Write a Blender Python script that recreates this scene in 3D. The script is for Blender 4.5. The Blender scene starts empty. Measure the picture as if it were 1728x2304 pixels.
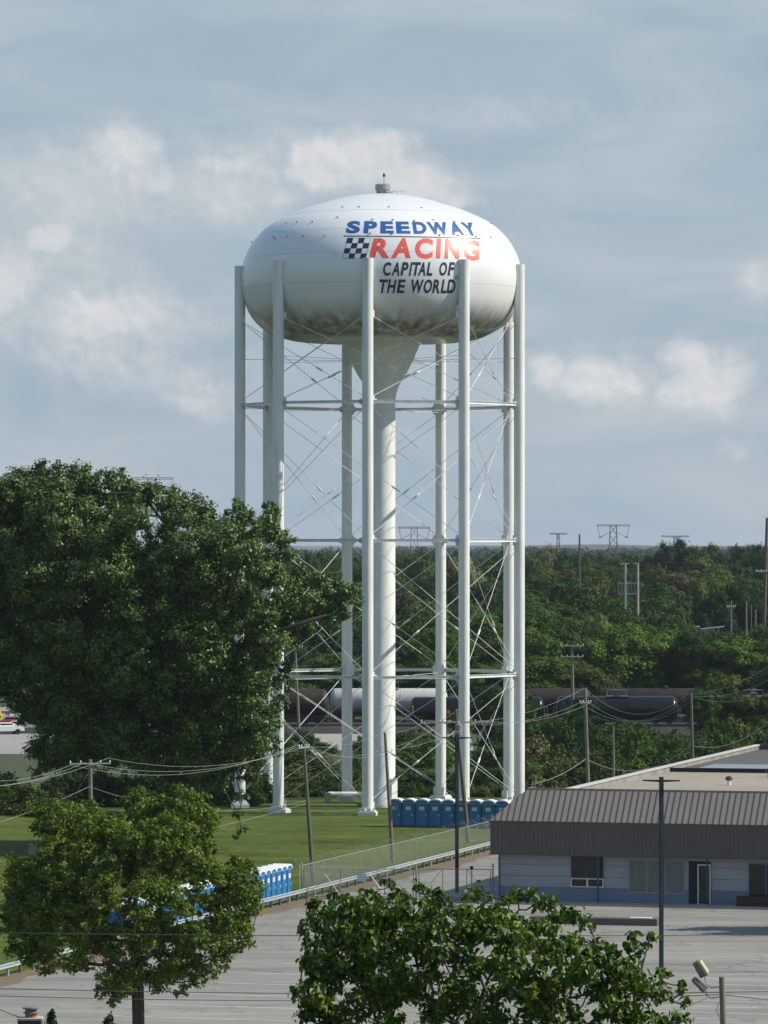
import bpy, bmesh, math, random
import numpy as np
from mathutils import Vector, Matrix

# ------------------------------------------------------------------ camera, light, sky
F, H, CX, HY = 10200.0, 23.5, 864.0, 1216.0      # photo focal length in px, eye height, principal column, horizon row
scene = bpy.context.scene
COL = scene.collection
cd = bpy.data.cameras.new('camera'); cam = bpy.data.objects.new('camera', cd); COL.objects.link(cam)
cam.location = (0, 0, H); cam.rotation_euler = (math.radians(90), 0, 0)
cd.sensor_fit = 'HORIZONTAL'; cd.sensor_width = 36; cd.lens = 36*F/1728; cd.shift_y = (HY-1152)/1728
cd.clip_start = 1; cd.clip_end = 60000
scene.camera = cam

SUN_EL, SUN_AZ = 41.0, -2.0      # elevation; azimuth from +X, negative = towards the viewer
se, sa = math.radians(SUN_EL), math.radians(SUN_AZ)
sun_dir = Vector((math.cos(se)*math.cos(sa), math.cos(se)*math.sin(sa), math.sin(se)))
sl = bpy.data.lights.new('sun', 'SUN'); so = bpy.data.objects.new('sun', sl); COL.objects.link(so)
sl.energy = 4.8; sl.angle = math.radians(0.53); sl.color = (1.0, 0.93, 0.80)
so.rotation_euler = sun_dir.to_track_quat('Z', 'Y').to_euler(); so.location = (60, -20, 80)

world = bpy.data.worlds.new('World'); scene.world = world; world.use_nodes = True
nt = world.node_tree; nt.nodes.clear()
def N(t, **k):
    n = nt.nodes.new(t)
    for a, b in k.items(): setattr(n, a, b)
    return n
def L(a, b): nt.links.new(a, b)
def M_(op, a, b=None, c=None, clamp=False):
    n = N('ShaderNodeMath', operation=op); n.use_clamp = clamp
    for i, v in enumerate((a, b, c)):
        if v is None: continue
        if isinstance(v, (int, float)): n.inputs[i].default_value = v
        else: L(v, n.inputs[i])
    return n.outputs[0]
sky = N('ShaderNodeTexSky', sky_type='NISHITA'); sky.sun_disc = False
sky.sun_elevation = se; sky.sun_rotation = math.radians(90) - sa; sky.altitude = 200; sky.dust_density = 1.0; sky.air_density = 1.6; sky.ozone_density = 2.5
tc = N('ShaderNodeTexCoord'); sp = N('ShaderNodeSeparateXYZ'); L(tc.outputs['Generated'], sp.inputs[0])
ya = M_('MAXIMUM', M_('ABSOLUTE', sp.outputs[1]), 0.02)
u0 = M_('MULTIPLY_ADD', M_('DIVIDE', sp.outputs[0], ya), F, CX)         # bearing and height, in hundredths of a degree or so
v0 = M_('MULTIPLY_ADD', M_('DIVIDE', sp.outputs[2], ya), -F, HY)
cv = N('ShaderNodeCombineXYZ'); L(M_('MULTIPLY', u0, 0.001), cv.inputs[0]); L(M_('MULTIPLY', v0, 0.001), cv.inputs[1])
def noise(scale, detail, rough, vec, sx=1, sy=1, off=0, dist=0):
    mp = N('ShaderNodeMapping'); mp.inputs['Scale'].default_value = (sx, sy, 1); mp.inputs['Location'].default_value = (off, off*.7, off*.3); L(vec, mp.inputs[0])
    n = N('ShaderNodeTexNoise'); n.inputs['Scale'].default_value = scale; n.inputs['Detail'].default_value = detail
    n.inputs['Roughness'].default_value = rough; n.inputs['Distortion'].default_value = dist; L(mp.outputs[0], n.inputs['Vector']); return n
wn = noise(7, 6, .6, cv.outputs[0]); ws = N('ShaderNodeSeparateColor'); L(wn.outputs['Color'], ws.inputs[0])
u = M_('MULTIPLY_ADD', M_('SUBTRACT', ws.outputs[0], .5), 130, u0)
v = M_('MULTIPLY_ADD', M_('SUBTRACT', ws.outputs[1], .5), 110, v0)
blobs = [(560,400,360,120,.50),(200,430,260,150,.50),(250,740,320,150,.52),(120,560,200,120,.40),(1400,850,280,100,.40),(1100,250,500,60,.30),(420,860,160,80,.45),(725,365,90,62,1),(835,365,110,66,1),(940,410,100,52,1),(1010,445,60,30,.8),(285,345,85,66,.85),(340,400,80,50,.7),(500,365,110,34,.7),
         (530,440,110,70,.55),(105,530,62,34,.95),(200,575,40,22,.5),(10,620,85,85,.95),(250,710,160,58,.95),(330,760,110,50,.5),(110,800,160,70,.35),
         (450,890,110,60,.55),(1235,825,60,46,.9),(1340,860,120,52,.95),(1550,800,60,50,.9),(1605,860,85,72,1),(1540,880,60,50,.8),
         (1715,640,60,60,.5),(1660,1010,80,40,.4),(120,360,110,60,.4),(640,430,120,60,.5)]
tot = None
for bx, by, rx, ry, s in blobs:
    d2 = M_('ADD', M_('POWER', M_('DIVIDE', M_('SUBTRACT', u, bx), rx), 2), M_('POWER', M_('DIVIDE', M_('SUBTRACT', v, by), ry), 2))
    g = M_('MULTIPLY', M_('EXPONENT', M_('MULTIPLY', d2, -.80)), s)
    tot = g if tot is None else M_('MAXIMUM', tot, g)
fn = noise(14, 7, .62, cv.outputs[0], off=3)
cl = M_('ADD', tot, M_('MULTIPLY', M_('SUBTRACT', fn.outputs['Fac'], .5), .55))
mr = N('ShaderNodeMapRange', interpolation_type='SMOOTHSTEP'); mr.inputs['From Min'].default_value = .16; mr.inputs['From Max'].default_value = .80; L(cl, mr.inputs[0])
front = M_('GREATER_THAN', sp.outputs[1], 0)
cum = M_('MULTIPLY', mr.outputs[0], front)
# veil of thin high cloud with stretched streaks
vn = noise(1.6, 6, .55, cv.outputs[0], 1, 3.2, 9, .6)
vr = N('ShaderNodeMapRange'); vr.inputs['From Min'].default_value = .32; vr.inputs['From Max'].default_value = .68; L(vn.outputs['Fac'], vr.inputs[0])
def rgb(c):
    n = N('ShaderNodeRGB'); n.outputs[0].default_value = (*c, 1); return n.outputs[0]
def mix(f, a, b):
    n = N('ShaderNodeMix', data_type='RGBA')
    if isinstance(f, float): n.inputs[0].default_value = f
    else: L(f, n.inputs[0])
    L(a, n.inputs[6]); L(b, n.inputs[7]); return n.outputs[2]
veil = mix(vr.outputs[0], rgb((3.25, 4.2, 5.1)), rgb((4.65, 5.3, 5.75)))
vf = N('ShaderNodeMapRange', interpolation_type='SMOOTHSTEP'); vf.inputs['From Min'].default_value = .10; vf.inputs['From Max'].default_value = .55
vf.inputs['To Min'].default_value = .88; vf.inputs['To Max'].default_value = .15; L(sp.outputs[2], vf.inputs[0])
base = mix(vf.outputs[0], mix(.55, sky.outputs[0], rgb((1.3, 2.7, 4.8))), veil)
shade = noise(5, 5, .5, cv.outputs[0], off=5)
cv2 = N('ShaderNodeVectorMath', operation='ADD'); cv2.inputs[1].default_value = (.012, -.016, 0); L(cv.outputs[0], cv2.inputs[0])
fn2 = noise(14, 7, .62, cv2.outputs[0], off=3)
lit = M_('ADD', M_('MULTIPLY', M_('SUBTRACT', fn.outputs['Fac'], fn2.outputs['Fac']), 1.5), M_('MULTIPLY_ADD', shade.outputs['Fac'], .9, .12), None, True)
ccol = mix(lit, rgb((4.9, 5.4, 5.85)), rgb((7.5, 7.3, 7.25)))
fin = mix(M_('MULTIPLY', cum, .85), base, ccol)
bg = N('ShaderNodeBackground'); bg.inputs[1].default_value = 0.10; L(fin, bg.inputs[0])
wo = N('ShaderNodeOutputWorld'); L(bg.outputs[0], wo.inputs[0])

scene.view_settings.view_transform = 'Standard'; scene.view_settings.look = 'None'
scene.view_settings.gamma = 1; scene.view_settings.exposure = 0.12
cy = scene.cycles
cy.max_bounces = 5; cy.diffuse_bounces = 2; cy.glossy_bounces = 2; cy.transmission_bounces = 3; cy.transparent_max_bounces = 12; cy.volume_bounces = 0
cy.use_adaptive_sampling = True; cy.adaptive_threshold = 0.02
cy.caustics_reflective = False; cy.caustics_refractive = False
try: cy.use_denoising = True; cy.denoiser = 'OPENIMAGEDENOISE'
except Exception: pass

# ------------------------------------------------------------------ helpers
R = random.Random(7)
def W(px, py, Y): return Vector(((px-CX)*Y/F, Y, H+(HY-py)*Y/F))
def Gp(px, py): Y = F*H/(py-HY); return Vector(((px-CX)*Y/F, Y, 0))

def tag(o, label=None, cat=None, group=None, kind=None):
    if label: o['label'] = label
    if cat: o['category'] = cat
    if group: o['group'] = group
    if kind: o['kind'] = kind
    return o
def empty(name, loc=(0,0,0), rz=0, **k):
    o = bpy.data.objects.new(name, None); COL.objects.link(o); o.location = loc; o.rotation_euler.z = rz
    o.empty_display_size = .5
    return tag(o, **k)
def origin(p):
    v = Vector((0,0,0))
    while p: v += Vector(p.location); p = p.parent
    return v
def copy_tree(o, parent=None):
    c = o.copy(); COL.objects.link(c)
    if parent: c.parent = parent
    for ch in list(o.children): copy_tree(ch, c)
    return c
def link(name, me, mat, parent=None, smooth=False):
    if mat: me.materials.append(mat)
    if smooth: me.polygons.foreach_set('use_smooth', [True]*len(me.polygons))
    o = bpy.data.objects.new(name, me); COL.objects.link(o)
    if parent: o.parent = parent
    return o

class MB:
    def __init__(s): s.v = []; s.f = []
    def add(s, vs, fs):
        n = len(s.v); s.v += [Vector(a) for a in vs]; s.f += [tuple(i+n for i in f) for f in fs]; return s
    def box(s, c, d, rz=0, M=None):
        x, y, z = d[0]/2, d[1]/2, d[2]/2; c = Vector(c)
        vs = [Vector((a, b, e)) for e in (-z, z) for a, b in ((-x,-y),(x,-y),(x,y),(-x,y))]
        m = M if M else Matrix.Rotation(rz, 3, 'Z')
        return s.add([c + m @ q for q in vs], [(3,2,1,0),(4,5,6,7),(0,1,5,4),(1,2,6,5),(2,3,7,6),(3,0,4,7)])
    def tube(s, pts, r, seg=8, cap=True):
        pts = [Vector(p) for p in pts]; n = len(pts)
        rs = r if isinstance(r, (list, tuple)) else [r]*n
        vs = []; up = None
        for i, p in enumerate(pts):
            t = (pts[min(i+1, n-1)]-pts[max(i-1, 0)]).normalized()
            if up is None: up = Vector((0,0,1)) if abs(t.z) < .9 else Vector((1,0,0))
            a = t.cross(up)
            if a.length < 1e-4: a = t.cross(Vector((1,.3,.1)))
            a.normalize(); b = a.cross(t).normalized(); up = b
            for k in range(seg):
                w = 2*math.pi*k/seg; vs.append(p + (a*math.cos(w)+b*math.sin(w))*rs[i])
        fs = [(i*seg+k, (i+1)*seg+k, (i+1)*seg+(k+1)%seg, i*seg+(k+1)%seg) for i in range(n-1) for k in range(seg)]
        if cap: fs += [tuple(range(seg)), tuple((n-1)*seg+k for k in reversed(range(seg)))]
        return s.add(vs, fs)
    def lathe(s, prof, seg=64, c=(0,0,0), cap=False):
        c = Vector(c); vs = []
        for r, z in prof:
            for k in range(seg):
                w = 2*math.pi*k/seg; vs.append(c+Vector((r*math.cos(w), r*math.sin(w), z)))
        n = len(prof)
        fs = [(i*seg+k, i*seg+(k+1)%seg, (i+1)*seg+(k+1)%seg, (i+1)*seg+k) for i in range(n-1) for k in range(seg)]
        if cap: fs += [tuple(reversed(range(seg))), tuple((n-1)*seg+k for k in range(seg))]
        return s.add(vs, fs)
    def quad(s, a, b, c, d): return s.add([a,b,c,d], [(0,1,2,3)])
    def build(s, name, mat, parent=None, smooth=False, bevel=0, **k):
        o0 = origin(parent) if parent else Vector((0,0,0))
        me = bpy.data.meshes.new(name); me.from_pydata([tuple(v-o0) for v in s.v], [], s.f)
        bm = bmesh.new(); bm.from_mesh(me); bmesh.ops.recalc_face_normals(bm, faces=bm.faces)
        if bevel: bmesh.ops.bevel(bm, geom=bm.edges[:], offset=bevel, segments=2, affect='EDGES', clamp_overlap=True)
        bm.to_mesh(me); bm.free(); me.update()
        o = link(name, me, mat, parent)
        if smooth:
            me.polygons.foreach_set('use_smooth', [True]*len(me.polygons))
            try: me.set_sharp_from_angle(angle=math.radians(40))
            except Exception: pass
        return tag(o, **k)

# ------------------------------------------------------------------ materials
def mat(name, col, rough=.7, var=.0, scale=5.0, col2=None, metal=0.0, bump=0.0, spec=.5, stretch=(1,1,1), coord='Object', detail=6, coat=0):
    m = bpy.data.materials.new(name); m.use_nodes = True; t = m.node_tree; b = t.nodes['Principled BSDF']
    b.inputs['Roughness'].default_value = rough; b.inputs['Metallic'].default_value = metal
    b.inputs['Specular IOR Level'].default_value = spec; b.inputs['Coat Weight'].default_value = coat
    c1 = col; c2 = col2 or tuple(max(0, x*(1-var)) for x in col)
    tc = t.nodes.new('ShaderNodeTexCoord'); mp = t.nodes.new('ShaderNodeMapping'); mp.inputs['Scale'].default_value = stretch
    t.links.new(tc.outputs[coord], mp.inputs[0])
    n = t.nodes.new('ShaderNodeTexNoise'); n.inputs['Scale'].default_value = scale; n.inputs['Detail'].default_value = detail; n.inputs['Roughness'].default_value = .6
    t.links.new(mp.outputs[0], n.inputs['Vector'])
    r = t.nodes.new('ShaderNodeValToRGB'); r.color_ramp.elements[0].position = .3; r.color_ramp.elements[1].position = .7
    r.color_ramp.elements[0].color = (*c2, 1); r.color_ramp.elements[1].color = (*c1, 1)
    t.links.new(n.outputs['Fac'], r.inputs[0]); t.links.new(r.outputs[0], b.inputs['Base Color'])
    if bump:
        bp = t.nodes.new('ShaderNodeBump'); bp.inputs['Strength'].default_value = bump; bp.inputs['Distance'].default_value = .05
        t.links.new(n.outputs['Fac'], bp.inputs['Height']); t.links.new(bp.outputs[0], b.inputs['Normal'])
    return m
def leafmat(name, cols, rough=.45, trans=.25, spec=.5, isl=.5):
    m = bpy.data.materials.new(name); m.use_nodes = True; t = m.node_tree; b = t.nodes['Principled BSDF']; out = t.nodes['Material Output']
    g = t.nodes.new('ShaderNodeNewGeometry'); oi = t.nodes.new('ShaderNodeObjectInfo')
    r = t.nodes.new('ShaderNodeValToRGB')
    while len(r.color_ramp.elements) < len(cols): r.color_ramp.elements.new(.5)
    for i, c in enumerate(cols):
        r.color_ramp.elements[i].position = i/(len(cols)-1); r.color_ramp.elements[i].color = (*c, 1)
    tc = t.nodes.new('ShaderNodeTexCoord'); n = t.nodes.new('ShaderNodeTexNoise'); n.inputs['Scale'].default_value = .55; n.inputs['Detail'].default_value = 3
    t.links.new(tc.outputs['Object'], n.inputs['Vector'])
    a = t.nodes.new('ShaderNodeMath'); a.operation = 'MULTIPLY_ADD'; a.inputs[1].default_value = isl; t.links.new(g.outputs['Random Per Island'], a.inputs[0])
    s = t.nodes.new('ShaderNodeMath'); s.operation = 'MULTIPLY_ADD'; s.inputs[1].default_value = 1.3; s.inputs[2].default_value = -.17-isl/2; t.links.new(n.outputs['Fac'], s.inputs[0])
    t.links.new(s.outputs[0], a.inputs[2]); t.links.new(a.outputs[0], r.inputs[0])
    hs = t.nodes.new('ShaderNodeHueSaturation'); t.links.new(r.outputs[0], hs.inputs['Color'])
    v = t.nodes.new('ShaderNodeMath'); v.operation = 'MULTIPLY_ADD'; v.inputs[1].default_value = .4; v.inputs[2].default_value = .8; t.links.new(oi.outputs['Random'], v.inputs[0]); t.links.new(v.outputs[0], hs.inputs['Value'])
    t.links.new(hs.outputs[0], b.inputs['Base Color']); b.inputs['Roughness'].default_value = rough; b.inputs['Specular IOR Level'].default_value = spec
    tr = t.nodes.new('ShaderNodeBsdfTranslucent'); t.links.new(hs.outputs[0], tr.inputs[0])
    mx = t.nodes.new('ShaderNodeMixShader'); mx.inputs[0].default_value = trans
    t.links.new(b.outputs[0], mx.inputs[1]); t.links.new(tr.outputs[0], mx.inputs[2]); t.links.new(mx.outputs[0], out.inputs[0])
    return m

m_white = mat('white_tower_paint', (.81,.82,.81), .42, .05, 1.1, stretch=(1.5,1.5,.22), col2=(.64,.655,.645), spec=.35)
m_galv = mat('galvanised_steel', (.33,.36,.37), .5, .25, 3, metal=.3)
m_rail = mat('guardrail_steel', (.37,.41,.43), .5, .15, 2, metal=.2)
m_darkpost = mat('weathered_post', (.12,.13,.14), .8, .3, 3)
m_wood = mat('grey_pole_wood', (.22,.19,.16), .9, .35, 4, stretch=(6,6,.4), bump=.3)
m_wood2 = mat('brown_pole_wood', (.15,.13,.115), .9, .35, 4, stretch=(6,6,.4), bump=.3)
m_wire = mat('weathered_cable', (.30,.31,.32), .6)
m_wired = mat('dark_cable', (.06,.07,.08), .6)
m_darkmetal = mat('dark_painted_steel', (.018,.026,.038), .7, .2, 2, spec=.2)
m_bark = mat('dark_bark', (.075,.062,.05), .95, .45, 3, stretch=(4,4,.8), bump=.5)
m_bark2 = mat('grey_bark', (.13,.115,.10), .95, .4, 3, stretch=(4,4,.8), bump=.5)
m_concrete = mat('pale_concrete', (.50,.49,.46), .85, .2, 1.5)

# ------------------------------------------------------------------ ground
BR = math.radians(16.0); BB = math.radians(15.5)
RD = Vector((math.sin(BR), math.cos(BR), 0)); RN = Vector((math.cos(BR), -math.sin(BR), 0))
R0 = Vector((-7.76, 287.9, 0))
def rail(Y, off=0):
    t = (Y-R0.y)/RD.y; return R0 + RD*t + RN*off
def sheet(name, pts, z, m, sub=0, **k):
    b = MB(); b.add([(p[0], p[1], z) for p in pts], [tuple(range(len(pts)))]); return b.build(name, m, **k)

m_earth = mat('field_earth', (.045,.066,.018), 1, 0, .03, col2=(.03,.045,.014), coord='Object')
sheet('ground', [(-16000,-2000),(16000,-2000),(16000,20000),(-16000,20000)], 0, m_earth, kind='structure')

def lawnmat():
    m = bpy.data.materials.new('mown_grass'); m.use_nodes = True; t = m.node_tree; b = t.nodes['Principled BSDF']
    tc = t.nodes.new('ShaderNodeTexCoord')
    def nz(s, sx, sy, d):
        mp = t.nodes.new('ShaderNodeMapping'); mp.inputs['Scale'].default_value = (sx, sy, 1); t.links.new(tc.outputs['Object'], mp.inputs[0])
        n = t.nodes.new('ShaderNodeTexNoise'); n.inputs['Scale'].default_value = s; n.inputs['Detail'].default_value = d; n.inputs['Roughness'].default_value = .65
        t.links.new(mp.outputs[0], n.inputs['Vector']); return n
    n1 = nz(.22, .5, 1, 5); n2 = nz(1.6, .6, .35, 5)
    a = t.nodes.new('ShaderNodeMath'); a.operation = 'MULTIPLY_ADD'; a.inputs[1].default_value = .55
    a2 = t.nodes.new('ShaderNodeMath'); a2.operation = 'MULTIPLY'; a2.inputs[1].default_value = .45
    t.links.new(n2.outputs['Fac'], a2.inputs[0]); t.links.new(n1.outputs['Fac'], a.inputs[0]); t.links.new(a2.outputs[0], a.inputs[2])
    r = t.nodes.new('ShaderNodeValToRGB'); e = r.color_ramp.elements; e[0].position = .36; e[0].color = (.038,.066,.010,1); e[1].position = .64; e[1].color = (.125,.145,.026,1)
    x = e.new(.5); x.color = (.070,.100,.017,1)
    t.links.new(a.outputs[0], r.inputs[0]); t.links.new(r.outputs[0], b.inputs['Base Color']); b.inputs['Roughness'].default_value = .95; b.inputs['Specular IOR Level'].default_value = .1
    return m
sheet('lawn', [(-75,180), rail(180,-.1)[:2], rail(412,-.1)[:2], (28,418), (-75,404)], .004, lawnmat(), kind='structure')

def asphaltmat():
    m = bpy.data.materials.new('aged_asphalt'); m.use_nodes = True; t = m.node_tree; b = t.nodes['Principled BSDF']
    tc = t.nodes.new('ShaderNodeTexCoord')
    def nz(s, sx, sy, d, rz=-BB, dist=0):
        mp = t.nodes.new('ShaderNodeMapping'); mp.inputs['Scale'].default_value = (sx, sy, 1); mp.inputs['Rotation'].default_value = (0,0,-rz); t.links.new(tc.outputs['Object'], mp.inputs[0])
        n = t.nodes.new('ShaderNodeTexNoise'); n.inputs['Scale'].default_value = s; n.inputs['Detail'].default_value = d; n.inputs['Roughness'].default_value = .65; n.inputs['Distortion'].default_value = dist
        t.links.new(mp.outputs[0], n.inputs['Vector']); return n.outputs['Fac']
    def ramp(f, p0, c0, p1, c1):
        r = t.nodes.new('ShaderNodeValToRGB'); e = r.color_ramp.elements; e[0].position = p0; e[0].color = (*c0,1); e[1].position = p1; e[1].color = (*c1,1); t.links.new(f, r.inputs[0]); return r.outputs[0]
    def mul(a, c):
        n = t.nodes.new('ShaderNodeMix'); n.data_type = 'RGBA'; n.blend_type = 'MULTIPLY'; n.inputs[0].default_value = 1; t.links.new(a, n.inputs[6]); t.links.new(c, n.inputs[7]); return n.outputs[2]
    base = ramp(nz(.09, .5, 1, 6), .35, (.232,.222,.207), .65, (.305,.292,.27))
    st = ramp(nz(.5, .16, 1, 5), .38, (.76,.76,.75), .56, (1,1,1))
    gr = ramp(nz(9, 1, 1, 4), .3, (.86,.86,.86), .7, (1.08,1.08,1.08))
    vo = t.nodes.new('ShaderNodeTexVoronoi'); vo.feature = 'DISTANCE_TO_EDGE'; vo.inputs['Scale'].default_value = .12; vo.inputs['Randomness'].default_value = 1
    nn = t.nodes.new('ShaderNodeTexNoise'); nn.inputs['Scale'].default_value = .5; nn.inputs['Detail'].default_value = 4; t.links.new(tc.outputs['Object'], nn.inputs['Vector'])
    mx = t.nodes.new('ShaderNodeMix'); mx.data_type = 'VECTOR'; mx.inputs[0].default_value = .35
    sc = t.nodes.new('ShaderNodeVectorMath'); sc.operation = 'MULTIPLY_ADD'; sc.inputs[1].default_value = (5,5,0); t.links.new(nn.outputs['Color'], sc.inputs[0]); t.links.new(tc.outputs['Object'], sc.inputs[2])
    t.links.new(sc.outputs[0], vo.inputs['Vector'])
    ck = ramp(vo.outputs['Distance'], .0, (.62,.61,.60), .012, (1,1,1))
    t.links.new(mul(mul(mul(base, st), gr), ck), b.inputs['Base Color']); b.inputs['Roughness'].default_value = .92; b.inputs['Specular IOR Level'].default_value = .2
    return m
m_asph = asphaltmat()
sheet('parking_lot', [rail(150,.9)[:2], (120,150), (120,420), rail(420,.9)[:2]], .008, m_asph, kind='structure')
m_dirt = mat('bare_dirt', (.20,.135,.085), .95, 0, 1.2, col2=(.11,.085,.05))
b = MB()
pr = random.Random(3)
ys = [150+i*1.5 for i in range(180)]
for i in range(len(ys)-1):
    w0 = 1.5+.35*math.sin(ys[i]*.35)+.25*math.sin(ys[i]*1.1); w1 = 1.5+.35*math.sin(ys[i+1]*.35)+.25*math.sin(ys[i+1]*1.1)
    a, c, d, e = rail(ys[i], -.25), rail(ys[i], w0), rail(ys[i+1], w1), rail(ys[i+1], -.25)
    b.quad(*[Vector((q.x, q.y, .012)) for q in (a, c, d, e)])
b.build('dirt_verge', m_dirt, kind='structure')
# building axes: A along the front to the right, Bx going back
AX = Vector((math.cos(BB), -math.sin(BB), 0)); BX = Vector((math.sin(BB), math.cos(BB), 0))
# painted stall lines
m_line = mat('worn_line_paint', (.72,.72,.70), .8, 0, 1.6, col2=(.38,.37,.35))
b = MB()
def line_(p0, length, w=.14):
    p1 = p0 + AX*length; n = BX*w/2
    b.quad(*[Vector((q.x, q.y, .0125)) for q in (p0-n, p1-n, p1+n, p0+n)])
s0 = Gp(333, 2260)
for k in range(-6, 9):
    base_ = Gp(333, 2260) + RD*(k*2.88)
    if k % 2 == 0: line_(base_, 11.0)
for k in range(-6, 14):
    q = Gp(1480, 2262) + BX*(k*2.85)
    if q.y < 262: line_(q + AX*(R.uniform(-.1,.1)), 11 if k % 2 else 5.2, .13)
b.build('parking_lines', m_line, kind='structure')
# gravel beside the railway, track bed, paved yard far left
m_grav = mat('pale_ballast', (.36,.34,.31), 1, .3, 2.0, bump=.3)
sheet('gravel_road', [(-7.5,508),(10,506),(10.5,553),(-8.5,553)], .004, m_grav, kind='structure')
sheet('far_pavement', [(-140,499),(-34,499),(-34,640),(-140,640)], .008, mat('far_asphalt', (.30,.29,.28), .9, .15, .1), kind='structure')
b = MB()
b.add([(-140,551,.01),(160,551,.01),(160,553.5,.6),(-140,553.5,.6),(-140,577,.6),(160,577,.6),(160,580,.01),(-140,580,.01)], [(0,1,2,3),(3,2,5,4),(4,5,6,7)])
b.build('railway_embankment', mat('shade_toned_ballast', (.032,.030,.030), 1, .35, 2, bump=.4), kind='structure')  # ballast colour darkened to stand in for shade on the bank
b = MB()
for Y in (558, 572):
    for o in (-.72, .72): b.box((10, Y+o, .78), (300, .07, .16))
b.build('railway_rails', mat('rusty_rail', (.14,.09,.06), .6, .3, 2, metal=.4), kind='structure')

# ------------------------------------------------------------------ water tower
TD = 400.0; TC = Vector(((858.5-CX)*TD/F, TD, 0)); TR = 12.5; PXM = F/TD
def tz(py): return H+(HY-py)/PXM
tw = empty('water_tower', TC, label='white water tower with bulbous tank and painted lettering on nine tall legs', cat='water tower')
def tankmat():
    m = bpy.data.materials.new('tank_paint'); m.use_nodes = True; t = m.node_tree; b = t.nodes['Principled BSDF']
    tc = t.nodes.new('ShaderNodeTexCoord'); s = t.nodes.new('ShaderNodeSeparateXYZ'); t.links.new(tc.outputs['Object'], s.inputs[0])
    def m_(op, a, b_=None, c=None, cl=False):
        n = t.nodes.new('ShaderNodeMath'); n.operation = op; n.use_clamp = cl
        for i, v in enumerate((a, b_, c)):
            if v is None: continue
            if isinstance(v, (int, float)): n.inputs[i].default_value = v
            else: t.links.new(v, n.inputs[i])
        return n.outputs[0]
    def nz(sc, st, d=6, r=.6):
        mp = t.nodes.new('ShaderNodeMapping'); mp.inputs['Scale'].default_value = st; t.links.new(tc.outputs['Object'], mp.inputs[0])
        n = t.nodes.new('ShaderNodeTexNoise'); n.inputs['Scale'].default_value = sc; n.inputs['Detail'].default_value = d; n.inputs['Roughness'].default_value = r
        t.links.new(mp.outputs[0], n.inputs['Vector']); return n.outputs['Fac']
    z = s.outputs[2]
    # soot stains gathered on the bottom knuckle, torn into vertical streaks
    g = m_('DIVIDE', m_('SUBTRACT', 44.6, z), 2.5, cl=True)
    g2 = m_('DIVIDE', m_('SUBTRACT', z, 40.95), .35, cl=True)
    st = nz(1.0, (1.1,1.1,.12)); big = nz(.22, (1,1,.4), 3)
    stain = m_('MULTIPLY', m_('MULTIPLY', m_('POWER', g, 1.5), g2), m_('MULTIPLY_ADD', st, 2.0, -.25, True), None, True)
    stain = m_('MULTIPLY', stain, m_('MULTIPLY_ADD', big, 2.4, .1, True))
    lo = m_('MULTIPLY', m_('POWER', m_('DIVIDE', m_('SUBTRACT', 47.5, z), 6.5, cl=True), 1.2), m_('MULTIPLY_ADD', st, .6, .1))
    seams = None
    for h in (tz(651), tz(585), tz(487), tz(532)):
        w = m_('LESS_THAN', m_('ABSOLUTE', m_('SUBTRACT', z, h)), .028)
        seams = w if seams is None else m_('MAXIMUM', seams, w)
    ang = m_('ARCTAN2', s.outputs[1], s.outputs[0])
    fr = m_('ABSOLUTE', m_('SUBTRACT', m_('FRACT', m_('MULTIPLY', ang, 22/(2*math.pi))), .5))
    vs = m_('LESS_THAN', fr, .0018)
    seams = m_('MAXIMUM', m_('MULTIPLY', seams, .35), m_('MULTIPLY', vs, .2))
    def mix(f, a, c):
        n = t.nodes.new('ShaderNodeMix'); n.data_type = 'RGBA'
        t.links.new(f, n.inputs[0])
        for i, q in ((6, a), (7, c)):
            if isinstance(q, tuple): n.inputs[i].default_value = (*q, 1)
            else: t.links.new(q, n.inputs[i])
        return n.outputs[2]
    c = mix(nz(.5, (1,1,.4)), (.80,.815,.81), (.72,.74,.74))
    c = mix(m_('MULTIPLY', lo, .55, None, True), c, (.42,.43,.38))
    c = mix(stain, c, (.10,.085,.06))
    c = mix(seams, c, (.25,.24,.22))
    t.links.new(c, b.inputs['Base Color']); b.inputs['Roughness'].default_value = .30; b.inputs['Specular IOR Level'].default_value = .55
    b.inputs['Coat Weight'].default_value = .15; b.inputs['Coat Roughness'].default_value = .12
    bp = t.nodes.new('ShaderNodeBump'); bp.inputs['Strength'].default_value = .12; bp.inputs['Distance'].default_value = .06
    t.links.new(nz(.8, (1,1,1), 3), bp.inputs['Height']); t.links.new(bp.outputs[0], b.inputs['Normal'])
    return m
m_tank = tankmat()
prof_px = [(0,436),(30,437),(75,443.5),(110,451),(140,460),(175,471),(208,484),(245,503),(271,524),(290,547),(306,577),(314.5,606),(316,632),(313,660),
           (305,690),(291,716),(270,738),(243,754),(215,763),(190,768),(150,770.5),(87,772)]
def smooth_profile(pts, n=6):
    out = []
    P = [pts[0]]+pts+[pts[-1]]
    for i in range(1, len(P)-2):
        p0, p1, p2, p3 = (Vector(P[j]) for j in (i-1, i, i+1, i+2))
        for k in range(n):
            t = k/n; out.append(.5*((2*p1)+(-p0+p2)*t+(2*p0-5*p1+4*p2-p3)*t*t+(-p0+3*p1-3*p2+p3)*t**3))
    out.append(Vector(pts[-1])); return out
prof = [(max(.0, p.x/PXM), tz(p.y)) for p in smooth_profile(prof_px)]
TZb = prof[-1][1]
def tank_r(z):
    best = 0
    for i in range(len(prof)-1):
        (r0, z0), (r1, z1) = prof[i], prof[i+1]
        if (z0-z)*(z1-z) <= 0 and abs(z0-z1) > 1e-6: best = max(best, r0+(r1-r0)*(z-z0)/(z1-z0))
    return best
b = MB(); b.lathe(prof, 128, TC); b.build('tank', m_tank, tw, smooth=True)
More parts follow.
